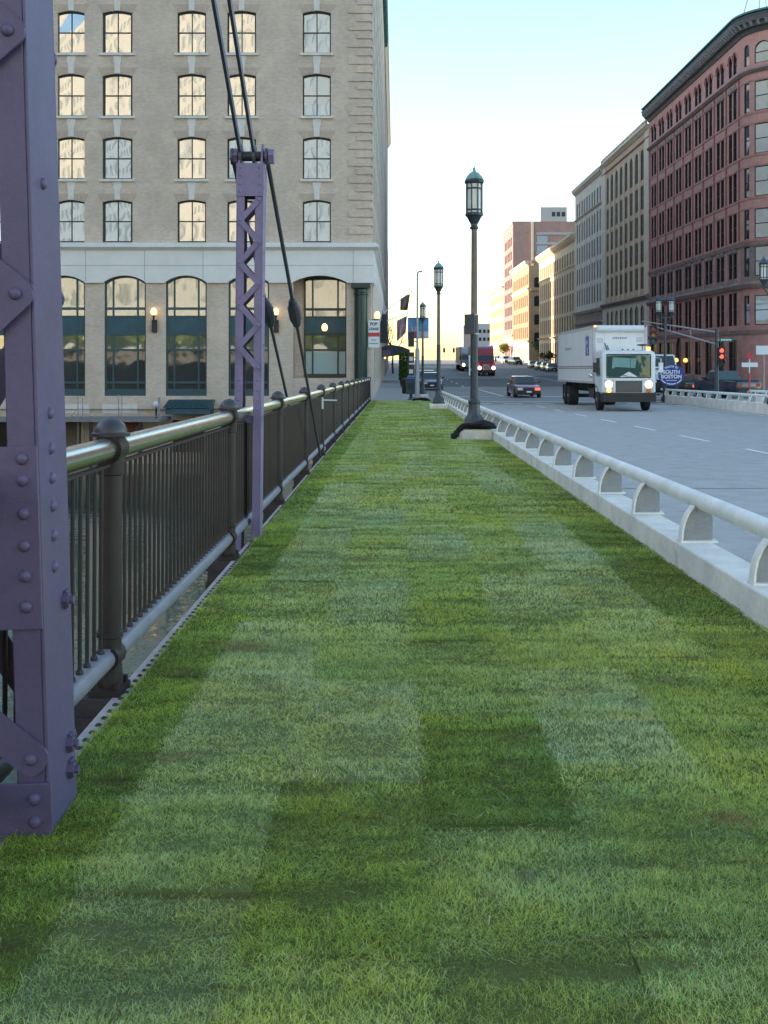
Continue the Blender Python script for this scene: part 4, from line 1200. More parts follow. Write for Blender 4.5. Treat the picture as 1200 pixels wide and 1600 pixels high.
# unseen blocks: two added to shade the bridge, a cream one mirrored in windows
def sun_blocker(x0, x1, y0, y1, h, label, m):
    o = thing('shading_block', label, 'building', (0, 0, 0))
    mb = MB(); mb.bx(x0, x1, y0, y1, WATER - 1, h); mb.build('wall', m, o)
    mb = MB(); mb.bx(x0 - .4, x1 + .4, y0 - .4, y1 + .4, h + .002, h + .8); mb.build('parapet', limestone2, o)
    mb = MB()
    if x1 < -105:
        y = y0 + 3
        while y < y1 - 3:
            for k in range(11): mb.bx(x1 - .05, x1 + .03, y, y + 1.6, 2 + k * 4, 4.4 + k * 4)
            y += 4.6
    else:
        x = x0 + 3
        while x < x1 - 3:
            for k in range(6): mb.bx(x, x + 1.6, y0 - .03, y0 + .05, 2 + k * 4, 4.4 + k * 4)
            x += 4.6
    stuff(mb.build('window', darkglass, o))
sun_blocker(-112, -60.6, 62, 100, 29, 'brown brick waterfront block standing left of the grey tan building', towerbrick)
sun_blocker(-150, -112.5, -80, 80, 50, 'tan brick waterfront block on the far left bank of the channel', tanbrick)
BB = thing('cream_building', 'tall sunlit cream block on the bank behind the camera', 'building', (0, -112, 0), (0, 0, R(50)))
mb = MB(); pb_ = lambda u, v, d: (-u, d, v)
HB = 110
obb = [(x, x + 5.0, z, z + 6.2) for x in [-30 + 11. * k for k in range(20)] for z in [5 + 11.5 * j for j in range(9)]]
facade(mb, pb_, -35, 200, -1.5, HB, obb, .3)
mb.bx(-200, 35, -30, -.5, -1.5, HB - .1); mb.build('wall', pm('sunlit_cream', (.46, .435, .375), .85, var=.15, scale=.15, world=True), BB, smooth=False)
mb = MB(); mb.quad((35, -.3, 1), (-200, -.3, 1), (-200, -.3, HB - 2), (35, -.3, HB - 2)); mb.build('pane', pm('mirrored_window_grey', (.11, .135, .125), .4), BB)
# ------------------------------------------------------------------ right side of the street
def side_map(xf, y1): return lambda u, v, d: (xf - d, y1 - u, v)
def body(mb, xf, y0, y1, z0, top, depth=40, mat=0, front=True):
    """side, back and roof faces of a block whose street face is at xf"""
    x1 = xf + depth
    if front: mb.quad((xf, y0, z0), (x1, y0, z0), (x1, y0, top), (xf, y0, top), mat)
    mb.quad((x1, y1, z0), (xf, y1, z0), (xf, y1, top), (x1, y1, top), mat)
    mb.quad((x1, y0, z0), (x1, y1, z0), (x1, y1, top), (x1, y0, top), mat)
    mb.quad((xf, y0, top - .02), (x1, y0, top - .02), (x1, y1, top - .02), (xf, y1, top - .02), mat)
GB = -1.7
# ---- red brick block with a rounded corner
RB = thing('red_brick_building', 'tall red brick building with rounded corner, arched top windows and dark overhanging cornice', 'building', (0, 0, 0))
CX, CY, CR = 35.0, 100.5, 4.0
UA = 36.5; UB = UA + CR * math.pi / 2; UE = UB + 36
def pr_(u, v, d):
    if u <= UA: return (31 - d, 137 - u, v)
    if u <= UB:
        t = (u - UA) / CR; return (CX - (CR + d) * math.cos(t), CY - (CR + d) * math.sin(t), v)
    return (CX + u - UB, CY - CR - d, v)
def rot_r(u): return R(-90) if u <= UA else (R(-90) + (u - UA) / CR if u <= UB else 0)
arcu = [UA + (UB - UA) * i / 14 for i in range(15)]
bays = []
for k in range(9): bays.append(.65 + 3.93 * (k + .5))
for k in range(8): bays.append(UB + .8 + 3.93 * (k + .5))
wins = []
for c in bays: wins += [(c - 1.20, c - .17), (c + .17, c + 1.20)]
cw = [(UA + .75, UA + 1.5), (UA + 2.15, UA + 3.75), (UA + 4.75, UA + 5.5)]
rows = [(22.8, 25.4), (19.05, 21.65), (15.3, 17.9), (11.6, 14.2)]
items = []; kinds = {}
def addk(kd, w, h, r, cols, rws, fm): kinds[kd] = (*window_mb(w, h, r, cols, rws, .06, .07), fm)
addk('n', 1.03, 2.6, 0, 1, 2, darkframe); addk('a', 1.03, 1.9, .515, 1, 2, darkframe); addk('b', 1.03, 2.3, 0, 1, 2, darkframe)
addk('t', 1.03, 3.0, 0, 1, 2, darkframe); addk('g', 2.4, 3.4, 0, 2, 2, darkframe)
addk('cw', 1.6, 2.6, 0, 1, 2, darkframe); addk('cn', .75, 2.6, 0, 1, 2, darkframe); addk('ca', 1.6, 1.9, .7, 1, 2, darkframe); addk('cna', .75, 1.9, .375, 1, 2, darkframe)
ox, o2_, o3 = [], [], []
redw = pm('dark_red_window_reveal', (.10, .03, .035), .6)  # window reveals, darker red than the wall faces
def addw(ops, u0, u1, v0, v1, kd, rise=0, corner=False):
    ops.append((u0, u1, v0, v1, rise)); u = (u0 + u1) / 2; p = pr_(u, v0, -.145)
    gl = skyglass if corner else darkglass
    items.append((p, rot_r(u), kd, gl))
for a, b in wins:
    for v0, v1 in rows: addw(ox, a, b, v0, v1, 'n')
    addw(ox, a, b, 26.95, 28.85, 'a', .515)
    addw(o2_, a, b, 8.3, 10.6, 'b')
    addw(o3, a, b, 4.0, 7.0, 't')
for i, (a, b) in enumerate(cw):
    n_ = 'cw' if i == 1 else 'cn'
    for v0, v1 in rows: addw(ox, a, b, v0, v1, n_, 0, True)
    addw(ox, a, b, 26.95, 28.85, 'ca' if i == 1 else 'cna', .7 if i == 1 else .375, True)
    addw(o2_, a, b, 8.3, 10.9, n_, 0, True); addw(o3, a, b, 4.0, 6.6, n_, 0, True)
for c in bays:
    if abs(c - (.65 + 3.93 * 3.5)) < .1: o3.append((c - 1.2, c + 1.2, -1.3, 3.2, 1.4)); continue
    addw(o3, c - 1.2, c + 1.2, -.7, 2.7, 'g')
wl = MB()
facade(wl, pr_, 0, UE, GB, 7.25, o3, .15, 0, 1, arcu); wl.build('base_wall', [redstone, redw], RB, smooth=False)
wl = MB(); facade(wl, pr_, 0, UE, 7.25, 11.0, o2_, .15, 0, 1, arcu); wl.build('stone_course_wall', [brownstone, redw], RB, smooth=False)
wl = MB(); facade(wl, pr_, 0, UE, 11.0, 29.7, ox, .15, 0, 1, arcu)
pe = pr_(UE, 0, 0)
wl.quad((31, 137, GB), (pe[0], 137, GB), (pe[0], 137, 31), (31, 137, 31)); wl.quad((31, 137, GB), (31, 137, 31), (pe[0], 137, 31), (pe[0], 137, GB))
wl.build('wall', [pinkbrick, redw], RB, smooth=False)
rp = [pr_(u, 30.9, 0) for u in (0, *arcu, UE)] + [(pe[0], 137, 30.9)]
mb = MB(); mb.poly(rp); mb.build('roof', rooftar, RB)
mb = MB(); mb.quad((33, 119.6, -1.3), (33, 119.4, -1.3), (33, 119.4, -1.2), (33, 119.6, -1.2))
for c in bays:
    if abs(c - (.65 + 3.93 * 3.5)) < .1: p = [pr_(c + s * 1.25, 0, -.145) for s in (-1, 1)]; mb.quad((p[0][0], p[0][1], -1.4), (p[1][0], p[1][1], -1.4), (p[1][0], p[1][1], 3.3), (p[0][0], p[0][1], 3.3))
mb.build('entrance_door', blackpl, RB)
# courses
mb = MB()
for z0, z1, a, b in ((7.25, 7.6, .22, .40), (7.602, 7.85, .40, .30), (11.0, 11.3, .12, .20), (3.2, 3.55, .10, .16), (26.2, 26.42, .14, .34), (26.422, 26.6, .34, .22)): ledge(mb, pr_, 0, UE, z0, z1, a, b, 0, arcu)
mb.build('stone_course', brownstone, RB, smooth=False)
mb = MB()
for v0, v1 in rows: ledge(mb, pr_, 0, UE, v0 - .22, v0 - .03, .06, .08, 0, arcu); ledge(mb, pr_, 0, UE, v1 + .06, v1 + .26, .05, .05, 0, arcu)
for c in bays:
    for s in (-.69, .69):
        A = arc_pts(c + s - .78, c + s + .78, 29.05, .78, 8); B = arc_pts(c + s - .62, c + s + .62, 28.95, .62, 8)
        rings = [[pr_(p[0], p[1], 0), pr_(p[0], p[1], .12), pr_(q[0], q[1], .12), pr_(q[0], q[1], 0)] for p, q in zip(A, B)]
        mb.loft(rings)
mb.build('pale_course', redstone, RB, smooth=False)
hoods = []
for a, b in wins:
    c = (a + b) / 2
    for z in (25.45, 10.65):
        mb = MB(); mb.loft([[pr_(c + q * .62, z, -.02), pr_(c + q * .62, z, .10), pr_(c + q * .62, z + .20, .13), pr_(c + q * .3, z + .24, .10), pr_(c + q * .22, z + .55, .05), pr_(c + q * .22, z + .55, -.02)] for q in (-1, 1)])
        hoods.append((c, mb))
hoods.sort(key=lambda h: abs(h[0] - UA))
for c, mb in hoods[:100]: mb.build('window_hood', brownstone, RB, smooth=False)
# rusticated piers on the base storeys: one grooved piece per pier
def grooved(c, hw_, z0, z1, pitch, joint, p):
    pr2 = [(-.02, z0)]; z = z0
    while z < z1 - .1: pr2 += [(p, z), (p, min(z + pitch - joint, z1)), (.01, min(z + pitch - joint + .01, z1)), (.01, min(z + pitch - .01, z1))]; z += pitch
    pr2.append((-.02, z1 + .01))
    mb = MB(); mb.loft([[pr_(c - hw_, v, d) for d, v in pr2], [pr_(c + hw_, v, d) for d, v in pr2]]); return mb
pc = sorted(set([round(c + e * 1.965, 3) for c in bays for e in (-1, 1)]))
for c in pc:
    grooved(c, .40, -1.5, 6.9, .52, .10, .07).build('rusticated_pier', redstone, RB, smooth=False)
    grooved(c, .36, 7.95, 10.8, .52, .16, .05).build('banded_pier', redstone, RB, smooth=False)
    mb = MB(); ledge(mb, pr_, c - .16, c + .16, 11.35, 26.15, .07, .07); mb.build('pilaster', redbrick, RB, smooth=False)
# cornice with dentils and brackets
mb = MB()
for z0, z1, a, b in ((29.7, 30.1, .10, .30), (30.102, 30.5, .55, .65), (30.502, 30.95, .85, .95), (30.952, 31.2, 1.0, .8)): ledge(mb, pr_, 0.02, UE, z0, z1, a, b, 0, arcu)
mb.build('cornice', cornicem, RB, smooth=False)
mb = MB(); u = .3
while u < UE:
    mb.loft([[pr_(u, 30.15, .28), pr_(u, 30.15, .62), pr_(u, 30.5, .95), pr_(u, 30.5, .28)], [pr_(u + .22, 30.15, .28), pr_(u + .22, 30.15, .62), pr_(u + .22, 30.5, .95), pr_(u + .22, 30.5, .28)]]); u += .62
mb.build('cornice_bracket', pm('pale_dentil', (.34, .33, .34), .7), RB, smooth=False)
mb = MB(); ledge(mb, pr_, .05, UE, 31.202, 31.40, 1.02, .95, 0, arcu); mb.build('green_roof_edge', cornice_green, RB, smooth=False)
put_windows(RB, items, kinds, 100)
for i, (px, lab) in enumerate(((1063, 'left'), (1077, 'right'))):
    pass
def small_lamp(loc, label):
    o = thing('entrance_lamp', label, 'wall lamp', loc, (0, 0, R(-90)), 'lit lamps beside the red brick entrance')
    mb = MB(); mb.sphere((0, -.32, 0), .24, 10); mb.build('bulb', lit_amber, o)
    mb = MB(); mb.bar((0, 0, -.35), (0, -.32, -.26), .06, .06); mb.lathe([(.14, -.30), (.17, -.2)], (0, -.32, 0), 8); mb.build('bracket', blackpl, o)
small_lamp((30.88, 31 * 1750 / (1063 - 618), .75), 'lit amber lamp by the red brick entrance, left one of the pair')
small_lamp((30.88, 31 * 1750 / (1077.5 - 618), .75), 'lit amber lamp by the red brick entrance, right one of the pair')
AN = thing('roof_antenna', 'thin dark antenna mast with stays on the roof of the red brick building', 'antenna', (33.6, 103.5, 30.9))
mb = MB(); mb.cyl((0, 0, 0), (0, 0, 6.5), .045, n=6); mb.build('mast', blackpl, AN)
mb = MB()
for a, b in ((-1.9, .3), (.9, -.4), (1.8, .5)): mb.cyl((a, b, 0), (a * .25, b * .2, 5.4), .04, n=5)
mb.cyl((3.9, .6, .2), (.2, 0, 6.3), .03, n=5); mb.build('stay', blackpl, AN)

# ---- generic street blocks
def block(name, label, cat, xf, y0, y1, top, base_z, wallm, basem, piers, rows, wpb, ww, ledges, ledgem, pierm, corn, cornm, arched_top=0, end=1.2, gl=cityglass, depth=40, pierproj=.08, limit=100, base_rows=((-1.0, 2.6),), basearch=0):
    B = thing(name, label, cat, (0, 0, 0))
    pt = side_map(xf, y1 - .02); L = y1 - y0 - .04
    bw = (L - 2 * end) / piers
    ops, bops, its = [], [], []; kd = {}
    for k in range(piers):
        c = end + bw * (k + .5)
        for j in range(wpb):
            cc = c + (j - (wpb - 1) / 2) * (bw - .5) / wpb * 1.0
            for ri, (a, b) in enumerate(rows):
                rise = arched_top if ri == 0 else 0
                ops.append((cc - ww / 2, cc + ww / 2, a, b, rise)); key = 'w%d' % ri
                if key not in kd: kd[key] = (*window_mb(ww, b - a, rise, 1 if ww < 1.5 else 2, 2, .07, .08), darkframe)
                p = pt(cc, a, -.095); its.append((p, R(-90), key, gl))
            for a, b in base_rows:
                key = 'g%d' % int(b * 10)
                if key not in kd: kd[key] = (*window_mb(ww * 1.15, b - a, basearch, 1, 2, .08, .09), darkframe)
                bops.append((cc - ww * .575, cc + ww * .575, a, b, basearch)); its.append((pt(cc, a, -.095), R(-90), key, gl))
    mb = MB(); facade(mb, pt, 0, L, base_z, top, ops, .10); body(mb, xf, y0 + .02, y1 - .02, GB, top, depth); mb.build('wall', wallm, B, smooth=False)
    mb = MB(); facade(mb, pt, 0, L, GB, base_z, bops, .10); mb.build('base_wall', basem, B, smooth=False)
    mb = MB()
    for a, b, p, q in ledges: ledge(mb, pt, .03, L - .03, a, b, p, q)
    if ledges: mb.build('stone_course', ledgem, B, smooth=False)
    for k in range(piers + 1):
        mb = MB(); c = end + bw * k; ledge(mb, pt, c - .28, c + .28, base_z + .5, top - 1.6, pierproj, pierproj)
        mb.build('pilaster', pierm, B, smooth=False)
    mb = MB()
    for a, b, p, q in corn: ledge(mb, pt, .01, L - .01, a, b, p, q)
    mb.build('cornice', cornm, B, smooth=False)
    put_windows(B, its, kd, limit)
    return B, pt, L
YB_, pt, L = block('yellow_brick_building', 'yellow brick building with tall piers and arched top windows beside the red brick one', 'building', 31.06, 137, 168, 29.0, 8.2, yellowbrick, greystone, 8,
      [(23.3, 27.2), (19.6, 22.6), (16.3, 19.0), (12.9, 15.7), (9.6, 12.4)], 1, 1.75, [(8.2, 8.6, .2, .5), (8.602, 8.8, .5, .3), (27.9, 28.1, .05, .18)], brownstone, buffstone,
      [(29.0, 29.4, .1, .45), (29.402, 29.6, .5, .5)], buffstone, .75, 2.4, basearch=.6, base_rows=((4.6, 7.6), (-.9, 3.0)))
mb = MB()
for a in (0.02, L - 2.3): ledge(mb, pt, a, a + 2.25, 8.85, 28.98, .10, .10)
u = .2
while u < L - .8: ledge(mb, pt, u, u + .5, 29.6, 30.1, .30, .30); u += 1.0
ledge(mb, pt, .02, L - .02, 30.102, 30.25, .34, .34); mb.build('parapet', buffstone, YB_, smooth=False)
mb = MB(); mb.bx(33.5, 40, 163.5, 167.5, 28.9, 32.6); mb.build('penthouse', brownwall, YB_)
GBD, pt, L = block('grey_stone_building', 'pale grey stone building with narrow windows between the yellow and the cream ones', 'building', 31.12, 168, 194, 28.6, 8.0, greystone, brownstone, 5,
      [(24.6, 27.0), (20.2, 23.4), (16.6, 19.4), (13.0, 15.8), (9.4, 12.2)], 2, 1.0, [(8.0, 8.4, .2, .55), (24.0, 24.3, .05, .35), (6.2, 6.5, .1, .4)], greystone, limestone2, [(28.6, 29.0, .1, .5), (29.002, 29.5, .55, .7)], greystone, 0, 1.0, base_rows=((2.9, 5.8), (-1., 2.2)))
CBD, pt, L = block('cream_stone_building', 'cream stone building with many narrow windows, lower than its grey neighbour', 'building', 31.18, 194, 243, 21.0, 4.4, creamstone, creamstone, 15,
      [(17.2, 19.6), (12.6, 15.9), (8.9, 12.1), (5.3, 8.3)], 1, 1.45, [(4.4, 4.7, .15, .5), (16.6, 16.9, .05, .3)], creamstone, creamstone, [(21.0, 21.4, .1, .5), (21.402, 21.8, .6, .8), (21.802, 22.3, .9, .9)], creamstone, 0, 1.2, pierproj=.10, base_rows=((-1., 3.6),))
TBD, pt, L = block('tan_brick_building', 'tan brick building whose blank side wall with four small windows faces the camera', 'building', 31.06, 261, 296, 21.9, 4.0, tanbrick, buffstone, 8,
      [(17.6, 20.2), (12.6, 15.2), (8.8, 11.4), (5.0, 7.8)], 1, 1.6, [(4.0, 4.5, .2, .6), (16.2, 16.8, .1, .6)], buffstone, tanbrick, [(21.9, 22.4, .1, .6), (22.402, 23.1, .8, 1.0)], buffstone, 0, 1.2, depth=13, base_rows=((-1., 3.2),))
mb = MB(); mb.bx(31.5, 44, 260.6, 261.0, 16.1, 16.6); mb.bx(31.5, 44, 260.4, 261, 22.5, 23.1); mb.build('side_course', tanbrick, TBD)
F, Pn = window_mb(1.35, 2.4, .25, 1, 2)
for z in (16.85, 12.5, 8.2, 4.0):
    w = F.build('window', darkframe, TBD, (33.0, 261.0, z)); Pn.build('pane', cityglass, w)
TW, pt, L = block('brick_tower', 'tall modern red brick tower with pale bands, behind the tan brick building', 'building', 31.06, 296.2, 321, 36.4, 6.0, towerbrick, redstone, 5,
      [(8 + 3.7 * k, 10.4 + 3.7 * k) for k in range(7)][::-1], 1, 2.0, [(6.0, 6.5, .2, .4)], redstone, towerbrick, [(35.6, 36.4, .1, .15)], towerbrick, 0, 2.2, depth=30)
mb = MB(); mb2 = MB()
for z in (33.2, 30.6, 28.0, 24.2, 20.4): mb.bx(37.2, 56, 296.0, 296.22, z - .35, z + .25)
for z, x0, x1 in ((29.2, 37.4, 40.2), (31.7, 37.4, 40.2), (29.2, 45.8, 47.6), (31.7, 45.8, 47.6), (25.8, 37.5, 41.5), (22.0, 37.5, 41.5)): mb2.bx(x0, x1, 296.08, 296.22, z - .9, z + .8)
mb.build('pale_band', palegrey, TW); mb2.build('window', pm('tower_window_blue_grey', (.30, .36, .42), .35), TW)
mb = MB(); mb.bx(35.9, 36.5, 295.9, 296.22, 15, 36.3); mb.build('pale_strip', buffstone, TW)
PH = MB(); PH.bx(38.6, 45.6, 298, 306, 36.3, 40.4); ph = PH.build('penthouse', palegrey, TW)
mb = MB()
for x in (41.6, 42.9, 44.2): mb.bx(x, x + .9, 297.95, 298.02, 37.9, 39.1)
mb.build('louvre', blackpl, ph)
FB, pt, L = block('far_cream_building', 'cream brick building at the far end of the right hand side, lit by the sun', 'building', 31.1, 321.2, 369, 20.0, 3.6, creambrick, creamstone, 10,
      [(16.6, 18.8), (12.4, 14.8), (8.6, 11.0), (4.9, 7.3)], 2, 1.0, [(3.6, 4.1, .2, .5), (15.4, 15.9, .1, .4)], creamstone, creambrick, [(20.0, 20.4, .1, .5), (20.402, 20.9, .7, .8)], creamstone, 0, 1.4, base_rows=((-.6, 2.9),))
EB = thing('end_building', 'low pink and pale grey building closing the view at the crest of the street', 'building', (0, 0, 0))
mb = MB(); mb.bx(25.8, 30.6, 425, 445, -2, 12.1); mb.build('pink_wall', pm('pinkish_wall', (.34, .26, .25), .8, world=True), EB)
mb = MB(); mb.bx(30.62, 36.5, 424.5, 445, -2, 12.7); mb.build('pale_wall', palegrey, EB)
mb = MB()
for x in (31.6, 33.2, 34.8):
    for z in (3.2, 6.2, 9.2): mb.bx(x, x + .9, 424.4, 424.6, z, z + 1.3)
mb.build('window', cityglass, EB)
# ---- trees
def tree(loc, h, r, nleaf, tint, label, bare=False, name='street_tree', sd=1, ls=.16):
    rr = random.Random(sd)
    T = thing(name, label, 'tree', loc)
    mb = MB(); tips = []
    def grow(p, d, L_, rad, lvl):
        q = p + d * L_
        mb.tube([p, p.lerp(q, .5) + Vector((rr.uniform(-1, 1), rr.uniform(-1, 1), 0)) * L_ * .06, q], [rad, rad * .85, rad * .65], 6 if lvl < 2 else 4)
        if lvl >= (5 if bare else 3): tips.append(q); return
        for _ in range(3 if lvl else 4):
            nd = (d + Vector((rr.uniform(-1, 1), rr.uniform(-1, 1), rr.uniform(-.25, .7))) * .8).normalized()
            grow(q, nd, L_ * rr.uniform(.55, .8), rad * .58, lvl + 1)
        if lvl: tips.append(q)
    grow(Vector((0, 0, -.1)), Vector((0, 0, 1)), h * .34, h * .018, 0)
    mb.build('trunk', barkm, T)
    if not bare:
        V_, F_, C_ = [], [], []
        for _ in range(nleaf):
            t = rr.choice(tips); p = t + Vector((rr.gauss(0, 1), rr.gauss(0, 1), rr.gauss(0, .8))) * r * .28
            a = Vector((rr.uniform(-1, 1), rr.uniform(-1, 1), rr.uniform(-1, 1))).normalized(); b = a.orthogonal().normalized()
            s = ls * rr.uniform(.6, 1.4); o = len(V_)
            V_ += [p - a * s, p + b * s * .6, p + a * s, p - b * s * .6]; F_.append((o, o + 1, o + 2, o + 3))
            k = rr.uniform(.6, 1.4); C_ += [(tint[0] * k, tint[1] * k, tint[2] * k, 1)] * 4
        me = bpy.data.meshes.new('crown'); me.from_pydata([tuple(v) for v in V_], [], F_)
        at = me.attributes.new('tone', 'FLOAT_COLOR', 'POINT'); at.data.foreach_set('color', np.array(C_, 'f').ravel()); me.materials.append(leafm)
        link('crown', me, T)
    return T
tree((34.5, 254, zr(252)), 6.2, 2.6, 1800, (.05, .075, .03), 'dark leafy tree in the gap between the cream and tan buildings', sd=3, ls=.3)
tree((28.6, 298, zr(298) + .15), 4.8, 2.0, 900, (.13, .14, .03), 'yellowish green small tree on the far right pavement', sd=5, ls=.2)
tree((28.9, 214, zr(214) + .15), 3.4, 1.3, 500, (.12, .10, .02), 'small yellow leaved tree on the pavement by the cream building', sd=8, ls=.18)
tree((-.35, 158, zr(158) + .15), 8.2, 2.4, 0, (0, 0, 0), 'bare branched tree on the left pavement behind the flags', True, 'bare_tree', 4)
for i, (x, y, s) in enumerate([(-78 + 6 * k, -113 - 3 * (k % 2), 2 + 3 * k) for k in range(14)]):
    t = tree((x, y, -1.2), 8.5, 4.2, 1500, (.46, .50, .06), 'yellow green tree on the bank behind the camera', sd=s, ls=.5, name='bank_tree'); t['group'] = 'trees on the bank behind the camera'

# ------------------------------------------------------------------ left pavement furniture
def zs(y): return zr(y) + .152
# signal pole
SPO = thing('signal_pole', 'slim grey pole with short curved top and pedestrian signals at the end of the turf', 'signal pole', (1.22, 62.5, zs(62.5)))
mb = MB(); mb.lathe([(.17, 0), (.17, .15), (.13, .3), (.125, 2.9), (.07, 3.0), (.055, 7.1)], n=12); mb.build('pole', steelgrey, SPO)
mb = MB(); mb.tube([(0, 0, 7.05), (.02, 0, 7.2), (.12, 0, 7.27), (.28, 0, 7.26)], [.055, .05, .045, .06], 8); mb.build('curved_arm', steelgrey, SPO)
for z, r in ((3.35, 0), (2.45, .0), (1.75, 0)):
    sh = MB(); sh.bx(-.52, -.18, -.16, .16, z - .30, z + .30 if z < 3 else z + .52); s_ = sh.build('signal_head', blackpl, SPO)
    mb = MB(); mb.bar((-.2, 0, z), (0, 0, z), .05, .05); mb.build('arm', steelgrey, s_)
    if z < 2.6:
        mb = MB(); mb.bx(-.46, -.24, -.18, -.16, z - .18, z + .05); mb.build('lens', unlit_lens, s_)
# flags on the stone building
def flagpole(y, tipx, z0, z1, label):
    o = thing('flagpole', label, 'flagpole', (-1.36, y, z0)); mb = MB(); mb.tube([(0, 0, 0), (tipx + 1.36, 0, z1 - z0)], [.05, .03], 8); mb.build('pole', signwhite, o)
    mb = MB(); mb.sphere((tipx + 1.36, 0, z1 - z0), .08, 8); mb.build('finial', stainless, o)
    mb = MB(); mb.lathe([(.12, -.06), (.12, .06)], (.03, 0, 0), 8, 0, None); mb.build('socket', blackpl, o)
FLY = 105.
fs = FLY / 1750
def FXX(px): return (px - 618) * fs
def FZZ(py): return 1.5 + (552 - py) * fs
flagpole(FLY, FXX(643), FZZ(492), FZZ(455), 'white flagpole slanting from the left building, carrying the gold and blue flag')
flagpole(FLY - 3, (637 - 618) * (FLY - 3) / 1750, FZZ(506), FZZ(491), 'white flagpole slanting from the left building, carrying the striped flag')
def flag(corners, y, nx, ny, colf, mats, label, name='flag'):
    """corners TL, TR, BR, BL in the XZ plane at depth y, with folds"""
    mb = MB(); P = []
    for j in range(ny + 1):
        for i in range(nx + 1):
            s, t = i / nx, j / ny
            a = Vector(corners[0]).lerp(Vector(corners[1]), s); b = Vector(corners[3]).lerp(Vector(corners[2]), s); q = a.lerp(b, t)
            P.append((q.x, y + .13 * math.sin(s * 9 + t * 2.5) * (.3 + t), q.y))
    for side, off in ((0, 0), (1, .012)):
        o = len(mb.v); mb.v += [(p[0], p[1] + off, p[2]) for p in P]
        for j in range(ny):
            for i in range(nx):
                q = (o + j * (nx + 1) + i, o + j * (nx + 1) + i + 1, o + (j + 1) * (nx + 1) + i + 1, o + (j + 1) * (nx + 1) + i)
                mb.f.append(q[::-1] if side == 0 else q); mb.m.append(colf((i + .5) / nx, (j + .5) / ny))
    return tag(mb.build(name, mats), label, 'flag')
fr_, fw_, fb_ = pm('flag_red', (.34, .05, .07), .8, var=.1), pm('flag_white', (.55, .52, .56), .8, var=.08), pm('flag_navy', (.035, .035, .13), .8, var=.1)
y_ = FLY - 3; f2 = y_ / 1750
C = lambda px, py: ((px - 618) * f2, 1.5 + (552 - py) * f2)
def us(s, t):
    if s > .58 and t < .40: return 1 if (int(s * 40) + int(t * 30)) % 4 == 0 and int(s * 40) % 2 == 0 else 2
    return 0 if int(s * 13) % 2 == 0 else 1
flag([C(620, 501), C(636, 493), C(634, 520), C(620, 534)], y_, 26, 16, us, [fr_, fw_, fb_], 'red and white striped flag with a navy canton hanging over the left pavement')
gold, gbl = pm('flag_gold_brown', (.20, .13, .07), .8, var=.25, scale=6), pm('flag_grey_blue', (.16, .18, .26), .8, var=.1)
C2 = lambda px, py: (FXX(px), FZZ(py))
def gf(s, t):
    r = math.hypot((s - .45), (t - .5) * 1.0)
    if r < .24: return 1
    if t > .92 or s < .06 or (s > .9 and t < .7 and int(t * 12) % 3 == 0): return 2
    return 0
flag([C2(625.5, 466), C2(641, 459), C2(637, 485), C2(625, 485)], FLY, 18, 18, gf, [gold, gbl, pm('flag_fringe', (.5, .38, .08), .7)], 'brown gold fringed flag with a blue disc flying above the striped flag')
# blue banner on lamp post three
BN = thing('banner', 'blue banner with pale and red swirls hung on brackets at the distant lamp post', 'banner', (1.75, 72.35, 0))
b7 = 72.35 / 1750
bx0, bx1, bz0, bz1 = (637 - 618) * b7 - 1.75, (670 - 618) * b7 - 1.75, 1.5 + (552 - 528) * b7, 1.5 + (552 - 497) * b7
def bcol(s, t):
    if abs(s - .48) < .015: return 3
    if t > .66: return 2 if s < .42 else 1
    if math.hypot((s - .66) * 1.1, t - .42) < .16: return 4
    if .26 < s < .36 and .3 < t < .6: return 3
    if math.hypot(s - .30, (t - .45)) < .2 and s > .2: return 1 if t > .45 else 0
    return 0
mb = MB(); nn = 36
for j in range(nn):
    for i in range(nn):
        s, t = i / nn, j / nn; d = 1 / nn
        X = lambda a: bx0 + (bx1 - bx0) * a
        Z = lambda a: bz1 + (bz0 - bz1) * a
        yy = .03 * math.sin(s * 7); yb = .03 * math.sin((s + d) * 7)
        c = bcol(s + d / 2, t + d / 2)
        mb.quad((X(s), yy, Z(t + d)), (X(s + d), yb, Z(t + d)), (X(s + d), yb, Z(t)), (X(s), yy, Z(t)), c)
        mb.quad((X(s), yy + .015, Z(t)), (X(s + d), yb + .015, Z(t)), (X(s + d), yb + .015, Z(t + d)), (X(s), yy + .015, Z(t + d)), c)
mb.build('cloth', [pm('banner_blue', (.10, .27, .55), .7, var=.25, scale=2.5), pm('banner_pale', (.45, .50, .65), .7, var=.1), pm('banner_red', (.33, .10, .18), .7, var=.2, scale=5), pm('banner_violet', (.25, .2, .3), .7), pm('banner_aqua', (.08, .38, .50), .7, var=.2, scale=5)], BN, smooth=False)
mb = MB()
for z in (bz0 - .02, bz1 + .02): mb.bar((bx0, 0, z), (bx1, 0, z), .04, .04)
mb.build('bracket_bar', blackpl, BN)
# canopy
CP = thing('entrance_canopy', 'dark entrance canopy reaching over the left pavement', 'canopy', (-1.36, 108, zr(108)))
mb = MB()
pts = [(0, 3.6), (.9, 3.85), (2.0, 3.65), (2.75, 3.35), (2.75, 2.95), (2.2, 2.9), (1.2, 2.75), (0, 2.6)]
mb.loft([[(x, 0, z) for x, z in pts], [(x, 9, z) for x, z in pts]]); mb.build('roof', pm('canopy_dark', (.03, .035, .06), .5), CP)
mb = MB(); mb.bx(.1, .9, -.03, -.005, 2.75, 3.3); mb.build('fascia_panel', pm('violet_panel', (.11, .09, .16), .6), CP)
mb = MB()
for y in (.2, 8.8): mb.cyl((2.5, y, 0.1), (2.5, y, 2.95), .07, n=8)
mb.build('post', blackpl, CP)
mb = MB(); mb.sphere((.35, -.1, 2.55), .1, 8); mb.build('lamp', lit_bulb, CP)
